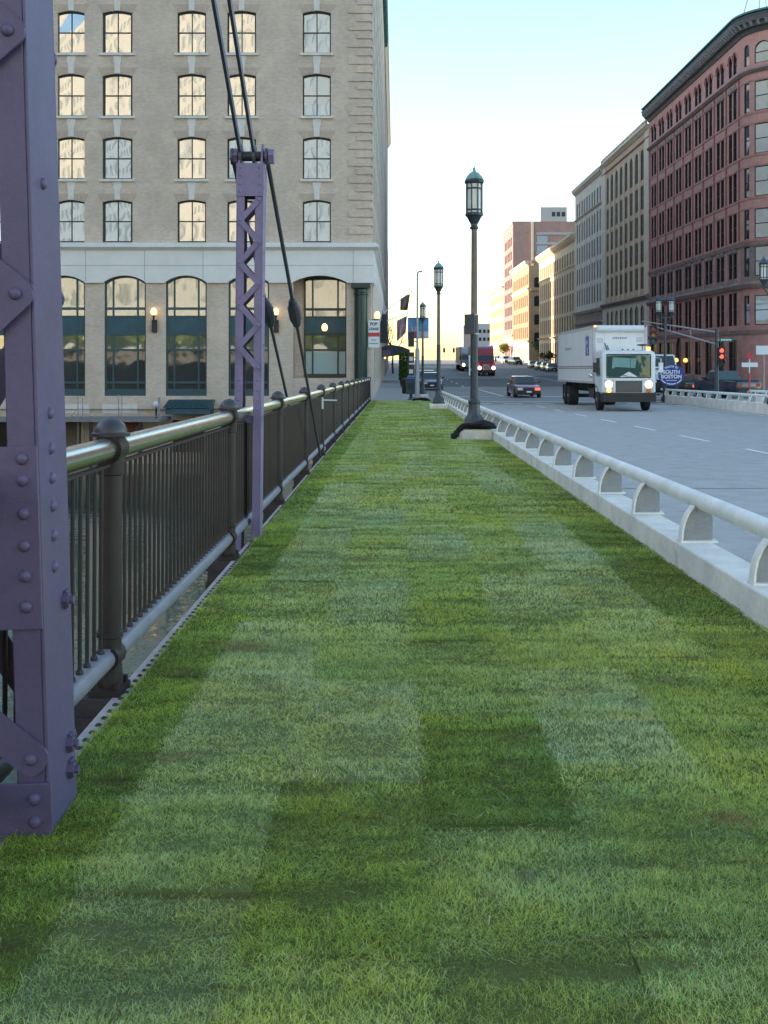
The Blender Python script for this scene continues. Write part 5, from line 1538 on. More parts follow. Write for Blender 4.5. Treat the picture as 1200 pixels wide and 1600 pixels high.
VS = thing('blade_sign', 'tall dark vertical sign projecting from the left building above the canopy', 'sign', (-1.36, 96, 0))
mb = MB(); mb.bx(.05, .62, -.1, .1, 1.5 + (552 - 536) * 96 / 1750, 1.5 + (552 - 491) * 96 / 1750); mb.build('panel', pm('sign_black_blue', (.02, .025, .04), .5), VS)
mb = MB(); mb.bar((0, 0, 2.7), (.1, 0, 2.7), .06, .06); mb.bar((0, 0, 4.4), (.1, 0, 4.4), .06, .06); mb.build('bracket', blackpl, VS)
# hedge in planter, bin, cabinets
HG = thing('planter_hedge', 'tall clipped green hedge in a dark planter on the left pavement', 'hedge', (.72, 96, zs(96)))
mb = MB(); mb.lathe([(.30, 0), (.38, .55), (.40, .6)], n=10); mb.build('planter', blackpl, HG)
rr = random.Random(9); V_, F_, C_ = [], [], []
for _ in range(2600):
    p = Vector((rr.uniform(-.42, .42), rr.uniform(-.42, .42), rr.uniform(.55, 2.9))); a = Vector((rr.gauss(0, 1), rr.gauss(0, 1), rr.gauss(0, 1))).normalized(); b = a.orthogonal().normalized(); s = rr.uniform(.05, .10); o = len(V_)
    V_ += [p - a * s, p + b * s * .6, p + a * s, p - b * s * .6]; F_.append((o, o + 1, o + 2, o + 3)); k = rr.uniform(.6, 1.4); C_ += [(.06 * k, .12 * k, .02 * k, 1)] * 4
me = bpy.data.meshes.new('foliage'); me.from_pydata([tuple(v) for v in V_], [], F_); at = me.attributes.new('tone', 'FLOAT_COLOR', 'POINT'); at.data.foreach_set('color', np.array(C_, 'f').ravel()); me.materials.append(leafm); link('foliage', me, HG)
BI = thing('litter_bin', 'dark slatted litter bin on the left pavement', 'bin', (.72, 78, zs(78)))
mb = MB(); mb.lathe([(.24, .0), (.28, .08), (.30, .85), (.33, .88), (.33, .95), (.25, .96)], n=14); mb.build('body', blackpl, BI)
mb = MB(); mb.lathe([(.26, .955), (.20, 1.08), (.10, 1.12)], n=14); mb.build('lid', pm('bin_green', (.04, .06, .05), .5), BI)
for x, y, h, w, lab, m in ((.88, 65.5, 1.25, .5, 'dark navy news box nearest the end of the turf', pm('navy_box', (.018, .028, .07), .4)), (.98, 68.5, 1.35, .5, 'blue news box with a pale front standing behind the navy one', pm('blue_box', (.03, .10, .28), .4))):
    o = thing('news_box', lab, 'news box', (x, y, zs(y)))
    mb = MB(); mb.prism([(-w / 2, -.22, .35), (-w / 2, .22, .35), (-w / 2, .22, h), (-w / 2, -.12, h), (-w / 2, -.22, h - .2)], (w, 0, 0)); mb.build('body', m, o)
    mb = MB(); mb.bx(-w / 2 + .06, w / 2 - .06, -.235, -.221, .6, h - .25); mb.build('window', carglass if 'navy' in lab else unlit_lens, o)
    mb = MB(); mb.bx(-.18, .18, -.18, .18, .0, .05); mb.cyl((0, 0, .05), (0, 0, .35), .06); mb.build('stand', blackpl, o)

# ------------------------------------------------------------------ far right furniture: signal mast, signs
MY = 67.; ms = MY / 1750
def mx2(px): return (px - 618) * ms
def mz2(py): return 1.5 + (552 - py) * ms
gz = zr(67) + .12
MA = thing('signal_mast', 'grey signal mast with a long braced arm reaching left over the road', 'signal mast', (mx2(1120), MY, gz))
mb = MB(); mb.lathe([(.22, 0), (.2, .3), (.13, .4), (.11, mz2(514) - gz)], n=12); mb.build('pole', lampgreen, MA)
mb = MB(); e = (mx2(1003) - mx2(1120), 0, mz2(502) - gz)
mb.tube([(0, 0, mz2(519) - gz), e], [.055, .04], 8); mb.tube([(0, 0, mz2(538) - gz), (mx2(1012) - mx2(1120), 0, mz2(507.5) - gz)], [.05, .04], 8)
for f in (.35, .62): mb.cyl(tuple(Vector((0, 0, mz2(519) - gz)).lerp(Vector(e), f)), tuple(Vector((0, 0, mz2(538) - gz)).lerp(Vector((e[0], 0, mz2(507) - gz)), f)), .025, n=6)
mb.build('arm', steelgrey, MA)
def signal(x, z, label, lit, y=MY - .15, n=3, group=None):
    o = thing('traffic_signal', label, 'traffic signal', (x, y, z))
    mb = MB(); mb.bx(-.19, .19, -.02, .16, -.55, .55); mb.build('housing', blackpl if lit else pm('signal_blue_black', (.02, .03, .06), .4), o)
    for k in range(3):
        zz = .36 - .36 * k
        mb = MB(); mb.lathe([(.125, -.02), (.125, .02)], (0, -.03, zz), 12, 0, Matrix.Rotation(R(90), 3, 'X'))
        l = mb.build('lens', (lit_red if k in lit else blackpl) if lit else [unlit_red, unlit_amber, pm('green_lens', (.03, .12, .12), .3)][k], o)
        mb = MB()
        A = [(.15 * math.cos(t), .15 * math.sin(t)) for t in [math.pi * q / 8 - .2 for q in range(9)]]
        mb.loft([[(a, -.02, zz + b), (a, -.24, zz + b * .95), (a * 1.06, -.24, zz + b * 1.02), (a * 1.08, -.02, zz + b * 1.08)] for a, b in A]); mb.build('visor', blackpl, l)
    return o
signal(mx2(1020), mz2(523), 'unlit blue black traffic signal hanging from the arm beside the box truck', ())
signal(mx2(1125), mz2(557), 'traffic signal with red lights lit, fixed to the mast', (0, 1), MY - .32)
SN = thing('street_sign', 'green street name sign on top of the signal mast', 'sign', (mx2(1133), MY - .1, mz2(531)))
mb = MB(); mb.bx(-.36, .42, -.02, .02, -.12, .12); mb.build('blade', pm('sign_green', (.02, .11, .09), .4), SN)
mb = MB()
for k in range(7): mb.bx(-.28 + k * .09, -.22 + k * .09, -.026, -.021, -.05, .05)
mb.build('lettering', signwhite, SN)
mb = MB(); mb.bx(-.5, -.36, -.015, .015, -.03, .03); mb.build('clamp', steelgrey, SN)
RS = thing('round_sign', 'red round sign with a white plate below it on a red and white post', 'sign', ((1171 - 618) * 66 / 1750, 66, gz))
r6 = 66 / 1750
z6 = lambda py: 1.5 + (552 - py) * r6 - gz
mb = MB(); mb.lathe([(.18, -.02), (.18, .02)], (0, -.05, z6(556)), 18, 0, Matrix.Rotation(R(90), 3, 'X')); mb.build('disc', signred, RS)
mb = MB(); mb.bx(-.47, .47, -.06, -.03, z6(573.5), z6(566.5)); mb.build('plate', signwhite, RS)
mb = MB(); mb.cyl((0, 0, z6(583)), (0, 0, z6(553)), .035, n=8); mb.build('white_post', signwhite, RS)
mb = MB(); mb.cyl((0, 0, 0), (0, 0, z6(583)), .055, n=8); mb.build('red_post', signred, RS)
WP = thing('sign_panel', 'plain white rectangular sign panel at the right edge of the picture', 'sign', ((1196 - 618) * r6, 66.4, gz))
mb = MB(); mb.bx(-.42, .5, -.03, .03, z6(554), z6(540)); mb.build('panel', signwhite, WP)
mb = MB(); mb.cyl((.05, .05, 0), (.05, .05, z6(545)), .05, n=8); mb.build('post', steelgrey, WP)
# oval welcome sign
OV = thing('oval_sign', 'blue oval SOUTH BOSTON sign on two posts behind the guard rail', 'sign', ((1049 - 618) * 65.7 / 1750, 65.7, 0))
q8 = 65.7 / 1750; zc8 = 1.5 - (586 - 552) * q8
OV.location.z = zc8
def oval(a, b, y0, y1, n=40, inner=None):
    mb = MB(); P = [(a * math.cos(2 * math.pi * k / n), y0, b * math.sin(2 * math.pi * k / n)) for k in range(n)]
    if inner is None: mb.prism(P, (0, y1 - y0, 0))
    else:
        Q = [(p[0] * inner, y0, p[2] * inner) for p in P]
        for k in range(n):
            j = (k + 1) % n; mb.quad(P[k], P[j], Q[j], Q[k])
    return mb
oval(.77, .64, 0, .06).build('board', signblue, OV)
letters(OV, 'SOUTH', .30, (0, -.008, .17), signwhite, .010); letters(OV, 'BOSTON', .30, (0, -.008, -.10), signwhite, .010)
mb = MB()
body_ = 'WELCOME TO'
for i, ch in enumerate(body_):
    if ch == ' ': continue
    t = R(122 - 64 * i / (len(body_) - 1) * 1.0)
    px_, pz_ = .60 * math.cos(t), .50 * math.sin(t)
    tm = text_mb(ch, .145, .006)
    mb.merge(tm, Matrix.Translation((px_, -.008, pz_)) @ Matrix.Rotation((math.pi / 2 - t) * .8, 4, 'Y') @ FACE_Y)
mb.build('arched_lettering', signwhite, OV, smooth=False)
mb = MB()
for k in range(11): mb.bx(-.30 + k * .056, -.256 + k * .056, -.008, -.001, -.335, -.295)
mb.build('small_print', signwhite, OV)
mb = MB()
n = 26
for k in range(n):
    if k in (7, 18): continue
    t0, t1 = R(208 + 124 * k / n), R(208 + 124 * (k + .96) / n)
    mb.add([(.70 * math.cos(t0), -.006, .56 * math.sin(t0)), (.70 * math.cos(t1), -.006, .56 * math.sin(t1)), (.64 * math.cos(t1), -.006, .50 * math.sin(t1)), (.64 * math.cos(t0), -.006, .50 * math.sin(t0))], [(0, 1, 2, 3)])
mb.build('border_scroll', signwhite, OV)
mb = MB()
for x in (-.42, .36): mb.bx(x - .05, x + .05, .062, .16, zr(66) - zc8, .1)
mb.build('post', pm('post_navy', (.02, .03, .09), .5), OV)
# ------------------------------------------------------------------ vehicles
def wheel(parent, x, y, r, w, rimm=steelgrey, dual=False):
    mb = MB(); s = 1 if x > 0 else -1
    My = Matrix.Rotation(R(90) * s, 3, 'Y')
    mb.lathe([(r * .62, -w / 2), (r * .93, -w / 2), (r, -w / 2 + .03), (r, w / 2 - .03), (r * .93, w / 2), (r * .62, w / 2 - .01)], (0, 0, 0), 22, 0, My)
    o = mb.build('tyre', blackrub, parent, (x, y, r))
    o.name = 'wheel'
    mb = MB(); mb.lathe([(r * .62, w / 2 - .05), (r * .58, w / 2 - .03), (r * .3, w / 2 - (.02 if not dual else .12)), (r * .16, w / 2 - (.01 if not dual else .1)), (r * .14, w / 2 + .02), (.01, w / 2 + .02)], (0, 0, 0), 18, 0, My); mb.build('rim', rimm, o)
    return o
def car(name, label, cat, loc, yaw, Lg, Wd, H, pcol, kind='sedan', front=None, lights=(0, 0), tail=unlit_red, plate=True):
    """front at -y; origin in the middle of the footprint"""
    T = thing(name, label, cat, loc, (0, 0, yaw)); h = Wd / 2; pm_ = pcol
    wr = .31 if kind != 'suv' else .36
    def ring(y, w, z0, z1, rd=.09):
        w *= h
        return [(-w * .93, y, z0), (-w, y, z0 + .1), (-w, y, z0 + (z1 - z0) * .62), (-w * .965, y, z1 - rd * .5), (-w * .86, y, z1), (w * .86, y, z1), (w * .965, y, z1 - rd * .5), (w, y, z0 + (z1 - z0) * .62), (w, y, z0 + .1), (w * .93, y, z0)]
    hood = .60 * H if kind == 'sedan' else .62 * H; belt = .655 * H
    y0, y1 = -Lg / 2, Lg / 2
    cb = {'sedan': (.27, .43, .72, .86), 'suv': (.24, .36, .955, .985), 'pickup': (.24, .33, .52, .56), 'van': (.06, .17, .98, .99)}[kind]
    tr = belt * .99 if kind != 'pickup' else belt * 1.02
    st = [(y0, .80, .34, hood * .72), (y0 + .05, .90, .24, hood * .84), (y0 + .30, .97, .20, hood * .95), (y0 + .8, 1., .19, hood), (y0 + cb[0] * Lg, 1., .19, belt), (y0 + .5 * Lg, 1., .19, belt), (y0 + cb[3] * Lg, 1., .19, tr), (y1 - .25, .97, .22, tr * .985), (y1 - .05, .92, .28, tr * .95), (y1, .85, .38, tr * .86)]
    mb = MB(); mb.loft([ring(*s) for s in st]); bd = mb.build('body', pm_, T)
    # cabin
    b0, r0, r1, b1 = [y0 + q * Lg for q in cb]; zb, zt = belt - .02, H
    wb, wt = h * .95, h * .74
    if kind in ('van',): wt = h * .88
    def cab(e, zc_): return [(-wb + (wb - wt) * e, b0 + (r0 - b0) * e, zc_), (wb - (wb - wt) * e, b0 + (r0 - b0) * e, zc_), (wb - (wb - wt) * e, b1 + (r1 - b1) * e, zc_), (-wb + (wb - wt) * e, b1 + (r1 - b1) * e, zc_)]
    mb = MB(); R0, R1 = cab(0, zb), cab(.93, zb + (zt - zb) * .93)
    R2 = [(x * .93, y + (.10 if y < (r0 + r1) / 2 else -.10), zt) for x, y, _ in cab(1, zt)]
    mb.loft([R0, R1, R2]); mb.build('cabin', pm_, T)
    def face(a, b, c, d, i0, i1, j0, j1, off):
        a, b, c, d = map(Vector, (a, b, c, d)); n = (b - a).cross(d - a).normalized() * off
        f = lambda s, t: a.lerp(b, s).lerp(d.lerp(c, s), t) + n
        return [f(i0, j0), f(i1, j0), f(i1, j1), f(i0, j1)]
    def glass(q, nm='window'):
        mb = MB(); mb.prism(q, Vector(q[1] - q[0]).cross(q[3] - q[0]).normalized() * -.012); mb.build(nm, carglass, T)
    glass(face(R0[0], R0[1], R1[1], R1[0], .06, .94, .10, .95, .014), 'windshield')
    glass(face(R0[2], R0[3], R1[3], R1[2], .07, .93, .14, .93, .014), 'rear_window')
    sp = ((.07, .47), (.51, .88)) if kind != 'pickup' else ((.08, .55), (.6, .93))
    for a, b in sp:
        glass(face(R0[1], R0[2], R1[2], R1[1], a, b, .12, .92, .014)); glass(face(R0[3], R0[0], R1[0], R1[3], 1 - b, 1 - a, .12, .92, .014))
    for x in (-h + .10, h - .10):
        for y in (y0 + .17 * Lg, y1 - .19 * Lg):
            mb = MB(); s = 1 if x > 0 else -1; mb.cyl((x + s * .085 - s * .12, y, wr), (x + s * .106, y, wr), wr + .06, n=20); mb.build('wheel_arch', blackpl, T)
            wheel(T, x + s * .02, y, wr, .19)
    mb = MB(); mb.bx(-h * .88, h * .88, y0 - .06, y0 + .25, .26, .26 + hood * .30); mb.build('front_bumper', front or blackpl, T, bevel=.03)
    mb = MB(); mb.bx(-h * .88, h * .88, y1 - .2, y1 + .06, .30, .30 + hood * .28); mb.build('rear_bumper', front or blackpl, T, bevel=.03)
    mb = MB(); mb.bx(-h * .40, h * .40, y0 - .005, y0 + .06, hood * .60, hood * .78)
    mb.build('grille', blackpl, T)
    for k, s in enumerate((-1, 1)):
        mb = MB(); mb.prism([(s * h * .48, y0 + .0, hood * .60), (s * h * .86, y0 + .03, hood * .60), (s * h * .86, y0 + .05, hood * .79), (s * h * .48, y0 + .02, hood * .80)], (0, -.03, 0)); mb.build('headlight', lit_white if lights[k] == 1 else (lit_red if lights[k] == 2 else unlit_lens), T)
        mb = MB(); mb.bx(s * h * .52 if s > 0 else s * h * .84, s * h * .84 if s > 0 else s * h * .52, y1 - .06, y1 + .012, tr * .66, tr * .84); mb.build('tail_light', tail, T)
        mb = MB(); mb.prism([(s * h * .97, b0 + .25, belt + .02), (s * (h + .17), b0 + .22, belt + .05), (s * (h + .17), b0 + .22, belt + .17), (s * h * .95, b0 + .25, belt + .13)], (0, .09, 0)); mb.build('mirror', blackpl, T)
    if plate:
        mb = MB(); mb.bx(-.16, .16, y0 - .075, y0 - .06, .36, .46); mb.build('plate', signwhite, T)
        mb = MB(); mb.bx(-.16, .16, y1 + .06, y1 + .075, .42, .53); mb.build('plate', signwhite, T)
    if kind == 'pickup':
        mb = MB(); mb.bx(-h * .86, h * .86, b1 + .12, y1 - .12, tr - .02, tr + .012); mb.build('bed', blackpl, T)
    return T
maroon = paint('maroon_paint', (.16, .022, .03)); navy = paint('navy_paint', (.012, .022, .06)); blackpt = paint('black_paint', (.012, .012, .014))
silver = paint('silver_paint', (.42, .44, .44)); palegreen = paint('pale_green_paint', (.50, .56, .48)); creamp = paint('cream_paint', (.62, .60, .52)); bluegrey = paint('blue_grey_paint', (.12, .17, .25)); darkgrey = paint('dark_grey_paint', (.05, .055, .065)); bluep = paint('blue_paint', (.04, .09, .25))
car('red_sedan', 'maroon sedan driving toward the camera on the open road', 'car', (8.7, 76.2, zr(76)), R(3), 4.4, 1.74, 1.40, maroon, lights=(0, 2))
car('parked_car', 'blue grey sedan parked at the left kerb behind the lamp posts', 'car', (2.95, 92.5, zr(92)), 0, 4.5, 1.76, 1.42, bluegrey)
car('parked_car', 'blue sedan with pale roof parked at the left kerb behind the blue grey one', 'car', (2.95, 104, zr(104)), 0, 4.5, 1.76, 1.42, bluep, lights=(0, 0))
PG = None
car('parked_car', 'dark car at the right kerb, nearest of the row beside the box truck', 'car', (24.9, 178, zr(178)), 0, 4.5, 1.76, 1.42, blackpt)
car('parked_car', 'cream car at the right kerb, second in the row beyond the box truck', 'car', (25.3, 187.5, zr(187)), 0, 4.5, 1.76, 1.45, creamp)
car('parked_car', 'pale green sedan at the right kerb, between two cream cars', 'car', (25.4, 196, zr(196)), 0, 4.6, 1.78, 1.45, palegreen)
car('parked_car', 'pale cream sedan heading the parked row, most distant of the light coloured cars', 'car', (25.5, 207, zr(207)), 0, 4.5, 1.76, 1.45, creamp)
car('parked_suv', 'dark grey car parked far up the right kerb, right of the silver one', 'car', (26.3, 246, zr(246)), R(14), 4.7, 1.9, 1.75, darkgrey, 'suv')
car('parked_suv', 'silver car parked far up the right kerb, left of the dark grey one', 'car', (25.4, 259, zr(259)), R(10), 4.7, 1.9, 1.75, silver, 'suv')
car('parked_suv', 'pale silver car most distant on the right kerb', 'car', (25.2, 271, zr(271)), R(6), 4.6, 1.86, 1.7, silver, 'suv')
car('pickup', 'dark blue pickup seen from behind on the cross street at the right', 'pickup', (22.0, 74.5, zr(74)), R(195), 5.4, 1.95, 1.78, navy, 'pickup', tail=unlit_red)
car('dark_sedan', 'black sedan with a lit red tail light beside the oval sign', 'car', (19.9, 79.5, zr(79)), R(212), 4.6, 1.8, 1.42, blackpt, tail=lit_red)
car('white_van', 'white van standing behind the oval sign and twin lamp post', 'van', (20.2, 86.5, zr(86)), R(5), 4.6, 1.9, 2.9, white, 'van')
car('distant_car', 'small grey car coming over the crest of the street left of the trucks', 'car', (17.0, 262, zr(262)), 0, 4.4, 1.8, 1.5, darkgrey)

# ---- box truck (cab over), front toward the camera
TX, TY = 10.77, 51.7
BT = thing('box_truck', 'white cab over box truck with lit headlights driving toward the camera', 'truck', (TX, TY, zr(TY)), (math.atan((zr(65) - zr(52)) / 13), 0, 0))
hw = 1.24
mb = MB()
ringc = lambda y, w, z0, z1, r: [(-w + r, y, z0), (-w, y, z0 + r), (-w, y, z1 - r * 2), (-w + r * .5, y, z1 - r * .6), (-w + r * 1.6, y, z1), (w - r * 1.6, y, z1), (w - r * .5, y, z1 - r * .6), (w, y, z1 - r * 2), (w, y, z0 + r), (w - r, y, z0)]
mb.loft([ringc(0, hw - .05, .86, 2.70, .07), ringc(.05, hw, .82, 2.78, .09), ringc(.35, hw, .80, 2.84, .10), ringc(1.75, hw, .80, 2.84, .10), ringc(1.80, hw - .04, .84, 2.78, .10)])
mb.build('cab', white, BT)
# windshield and its V shaped lower edge, grille
wsz0, wsz1 = 1.60, 2.60
mb = MB(); mb.prism([(-.98, -.012, wsz0 + .04), (-.93, -.012, wsz0), (.93, -.012, wsz0), (.98, -.012, wsz0 + .04), (.98, -.0, wsz1 - .06), (.92, .0, wsz1), (-.92, .0, wsz1), (-.98, .0, wsz1 - .06)], (0, .02, 0)); ws = mb.build('windshield', cabglass, BT)
mb = MB()
for a, b in (((-1.02, wsz0 - .03), (1.02, wsz0 - .03)), ((-1.02, wsz1 + .03), (1.02, wsz1 + .03)), ((-1.01, wsz0), (-1.01, wsz1)), ((1.01, wsz0), (1.01, wsz1))):
    mb.bar((a[0], -.012, a[1]), (b[0], -.012, b[1]), .03, .045, up=(0, 0, 1) if a[1] == b[1] else (1, 0, 0))
mb.build('rubber_seal', blackpl, ws)
mb = MB(); mb.prism([(-.46, -.022, 1.57), (0, -.022, 1.84), (.46, -.022, 1.57)], (0, .016, 0)); mb.build('badge_panel', white, BT)
mb = MB()
for k in range(7): mb.bx(-.16 + k * .048, -.125 + k * .048, -.026, -.02, 1.60, 1.635)
mb.build('badge_lettering', pm('badge_grey', (.4, .4, .42), .5), BT)
# interior silhouettes behind the glass are part of the dark glass; pale rear window seen through it
mb = MB(); mb.prism([(-.78, -.0165, 1.96), (-.60, -.0165, 2.05), (.0, -.0165, 2.02), (.30, -.0165, 2.0), (.36, -.0165, 2.44), (-.74, -.0165, 2.50)], (0, .004, 0)); mb.build('rear_cab_window', pm('rear_window_pale', (.17, .32, .31), .25), BT)
mb = MB(); mb.bx(.06, .085, -.018, -.0166, 2.0, 2.46); mb.build('rear_window_post', blackpl, BT)
mb = MB()
mb.tube([(-.45, -.02, 1.70), (-.1, -.045, 1.64)], .012, 6); mb.tube([(.45, -.02, 1.70), (.8, -.045, 1.64)], .012, 6); mb.build('wiper', blackpl, BT)
mb = MB(); mb.bx(-.62, .62, -.02, .02, .88, 1.42); gr = mb.build('grille', pm('grille_grey', (.09, .085, .085), .5), BT)
mb = MB()
for k in range(13): mb.bx(-.60, .60, -.03, -.021, .90 + k * .04, .915 + k * .04)
mb.build('slat', pm('grille_slat', (.16, .155, .15), .45), gr)
mb = MB()
for x in (-.64, .64): mb.bx(x - .02, x + .02, -.035, .0, .86, 1.44)
mb.bx(-.66, .66, -.035, .0, 1.42, 1.46); mb.build('grille_frame', white, gr)
for s in (-1, 1):
    mb = MB(); mb.bx(s * .92 - .21, s * .92 + .21, -.012, .02, .86, 1.46); hb = mb.build('lamp_housing', pm('lamp_bezel', (.5, .5, .5), .3), BT)
    mb = MB(); mb.lathe([(.165, 0), (.16, .03), (.10, .055), (.01, .06)], (s * .92, -.012, 1.25), 18, 0, Matrix.Rotation(R(90), 3, 'X')); mb.build('headlight', lit_white, BT)
    mb = MB(); mb.lathe([(.11, 0), (.10, .03), (.01, .045)], (s * .92, -.012, .97), 16, 0, Matrix.Rotation(R(90), 3, 'X')); mb.build('turn_signal', lit_amber if s < 0 else unlit_amber, BT)
mb = MB(); mb.loft([[(-1.30, .12, z), (-1.22, -.16, z), (1.22, -.16, z), (1.30, .12, z)] for z in (.44, .48, .74, .80)]); mb.build('bumper', blackpl, BT)
mb = MB(); mb.bx(-1.22, 1.22, -.03, .05, .795, .86); mb.build('bumper_step', blackpl, BT)
mb = MB(); mb.prism([(-hw - .012, .42, 1.62), (-hw - .012, 1.40, 1.62), (-hw - .012, 1.40, 2.5), (-hw - .012, .55, 2.5)], (.01, 0, 0)); mb.prism([(hw + .002, .42, 1.62), (hw + .002, 1.40, 1.62), (hw + .002, 1.40, 2.5), (hw + .002, .55, 2.5)], (.01, 0, 0)); mb.build('side_window', carglass, BT)
for s in (-1, 1):
    mb = MB(); mb.tube([(s * hw, .3, 2.5), (s * (hw + .28), .12, 2.45), (s * (hw + .28), .12, 1.7), (s * hw, .3, 1.65)], .018, 6); ar = mb.build('mirror_arm', chrome, BT)
    mb = MB(); mb.bx(s * (hw + .28) - .10, s * (hw + .28) + .10, .10, .17, 1.80, 2.25); mb.build('mirror', white if s > 0 else blackpl, ar)
mb = MB(); mb.sphere((-hw - .42, .4, 1.66), .11, 10); mb.build('round_mirror', chrome, BT)
mb = MB(); mb.lathe([(.02, 2.84), (.02, 3.02), (.26, 3.06), (.24, 3.10), (.05, 3.13)], (.74, .5, 0), 14); mb.build('roof_beacon', blackpl, BT)
mb = MB(); mb.lathe([(.10, 2.83), (.10, 2.98), (.03, 3.0)], (1.02, .5, 0), 10); mb.build('roof_lamp', lit_amber, BT)
mb = MB()
for x in (-.25, 0, .25): mb.lathe([(.045, 2.83), (.045, 2.875), (.02, 2.89)], (x, .15, 0), 8)
mb.build('marker_lamp', unlit_red, BT)
# cargo box
B0, B1, bz0, bz1 = 2.0, 13.6, 1.26, 4.06
mb = MB(); mb.bx(-1.28, 1.28, B0, B1, bz0, bz1); bx_ = mb.build('cargo_box', whitebox, BT, bevel=.03)
mb = MB(); mb.cyl((-1.12, B0 - .10, bz1 - .17), (1.12, B0 - .10, bz1 - .17), .15, n=16); mb.build('front_roll', white, bx_)
trim = pm('box_trim', (.55, .52, .53), .5)
mb = MB()
for x in (-1.24, 1.24): mb.bx(x - .06, x + .06, B0 - .05, B0 - .002, bz0, bz1 - .02)
for s in (-1, 1):
    a, b = sorted((s * 1.283, s * 1.31))
    mb.bx(a, b, B0, B1, bz1 - .12, bz1 - .01); mb.bx(a, b, B0, B1, bz0, bz0 + .10)
    mb.bx(a, b, B0 - .02, B0 + .10, bz0 + .1, bz1 - .12); mb.bx(a, b, B1 - .10, B1, bz0 + .1, bz1 - .12)
mb.build('corner_rail', trim, bx_)
mb = MB()
for x0, x1, z0, z1 in ((-1.1, -.8, 3.2, 3.45), (.78, 1.08, 3.25, 3.5)): mb.bx(x0, x1, B0 - .012, B0 - .002, z0, z1)
for x in (-.74, .0): mb.bx(x - .006, x + .006, B0 - .008, B0 - .002, 2.9, 3.7)
mb.build('front_panel', pm('panel_offwhite', (.60, .60, .62), .5), bx_)
mb = MB()
for k in range(8): mb.bx(-.36 + k * .088, -.30 + k * .088, B0 - .008, B0 - .002, 3.40, 3.50 if k % 3 else 3.48)
mb.build('fleet_number', pm('ink_grey', (.28, .29, .33), .6), bx_)
mb = MB(); mb.tube([(-.74, B0 - .03, 3.2), (-.68, B0 - .08, 3.0), (-.55, B0 - .1, 2.7), (-.52, B0 - .1, 2.4)], .022, 6); mb.tube([(-.62, B0 - .03, 3.1), (-.52, B0 - .08, 2.8), (-.45, B0 - .1, 2.4)], .016, 6); mb.build('air_hose', blackpl, bx_)
mb = MB()
for s in (-1,):
    for z in (1.98, 2.07): mb.bx(-1.292, -1.282, B0 + .15, B1 - .15, z, z + .045)
mb.build('side_stripe', pm('stripe_violet', (.24, .19, .25), .5), bx_)
mb = MB(); mb.bx(-1.290, -1.282, 3.2, 4.15, 2.62, 3.58); e_ = mb.build('side_emblem', pm('emblem_blue', (.10, .13, .36), .5), bx_)
mb = MB(); mb.prism([(-1.294, 3.5, 3.25), (-1.294, 4.0, 3.1), (-1.294, 4.02, 3.3), (-1.294, 3.7, 3.42)], (.003, 0, 0)); mb.prism([(-1.294, 3.35, 3.62), (-1.294, 3.85, 3.70), (-1.294, 3.85, 3.60)], (.003, 0, 0)); mb.prism([(-1.294, 3.45, 2.7), (-1.294, 3.7, 2.7), (-1.294, 3.75, 3.05), (-1.294, 3.5, 3.05)], (.003, 0, 0)); mb.build('emblem_figure', pm('emblem_pale', (.5, .52, .65), .5), e_)
mb = MB()
for k in range(9): mb.bx(-1.290, -1.282, 8.8 + k * .24, 8.96 + k * .24, 3.00, 3.12)
mb.build('side_lettering', pm('pale_ink', (.42, .43, .5), .6), bx_)
mb = MB()
for y in (B0 + .06, B1 - .1):
    mb.bx(-1.33, -1.312, y, y + .12, bz1 - .1, bz1 - .02)
for k in range(12): mb.bx(-1.322, -1.312, B0 + .6 + k * .9, B0 + .72 + k * .9, bz0 + .03, bz0 + .07)
mb.build('marker', unlit_amber, bx_)
for x in (-1.2, 1.2):
    mb = MB(); mb.lathe([(.05, 0), (.05, .05)], (x, B0 - .05, bz1 - .05), 8, 0, Matrix.Rotation(R(90), 3, 'X')); mb.build('clearance_lamp', lit_amber if x < 0 else unlit_red, bx_)
# chassis, wheels
mb = MB()
for x in (-.42, .42): mb.bx(x - .05, x + .05, .3, B1 - .1, .78, 1.02)
for y in (3, 5, 7.5, 10, 12.5): mb.bx(-1.0, 1.0, y, y + .08, 1.02, 1.25)
mb.bx(-1.1, -.55, 2.9, 4.3, .55, 1.0); mb.bx(.55, 1.1, 2.9, 4.3, .55, 1.0); mb.bx(-.5, .5, .5, 2.2, .45, .85)
for y in (1.45, 9.9, 11.2): mb.cyl((-1, y, .5), (1, y, .5), .09, n=8)
mb.build('chassis', blackpl, BT)
for s in (-1, 1):
    wheel(BT, s * 1.08, 1.45, .52, .30, steelgrey)
    for y in (9.9, 11.2): wheel(BT, s * 1.02, y, .52, .52, steelgrey, True)
    mb = MB(); mb.bx(s * 1.02 - .27, s * 1.02 + .27, 11.8, 11.83, .25, 1.1); mb.build('mud_flap', blackpl, BT)
mb = MB()
for s in (-1, 1):
    A = [(.66 * math.cos(t), .66 * math.sin(t)) for t in [math.pi * q / 10 for q in range(11)]]
    mb.loft([[(s * .90, 1.45 + a, .52 + b), (s * 1.255, 1.45 + a, .52 + b), (s * 1.255, 1.45 + a * .92, .52 + b * .92), (s * .90, 1.45 + a * .92, .52 + b * .92)] for a, b in A])
mb.build('wheel_arch', blackpl, BT)

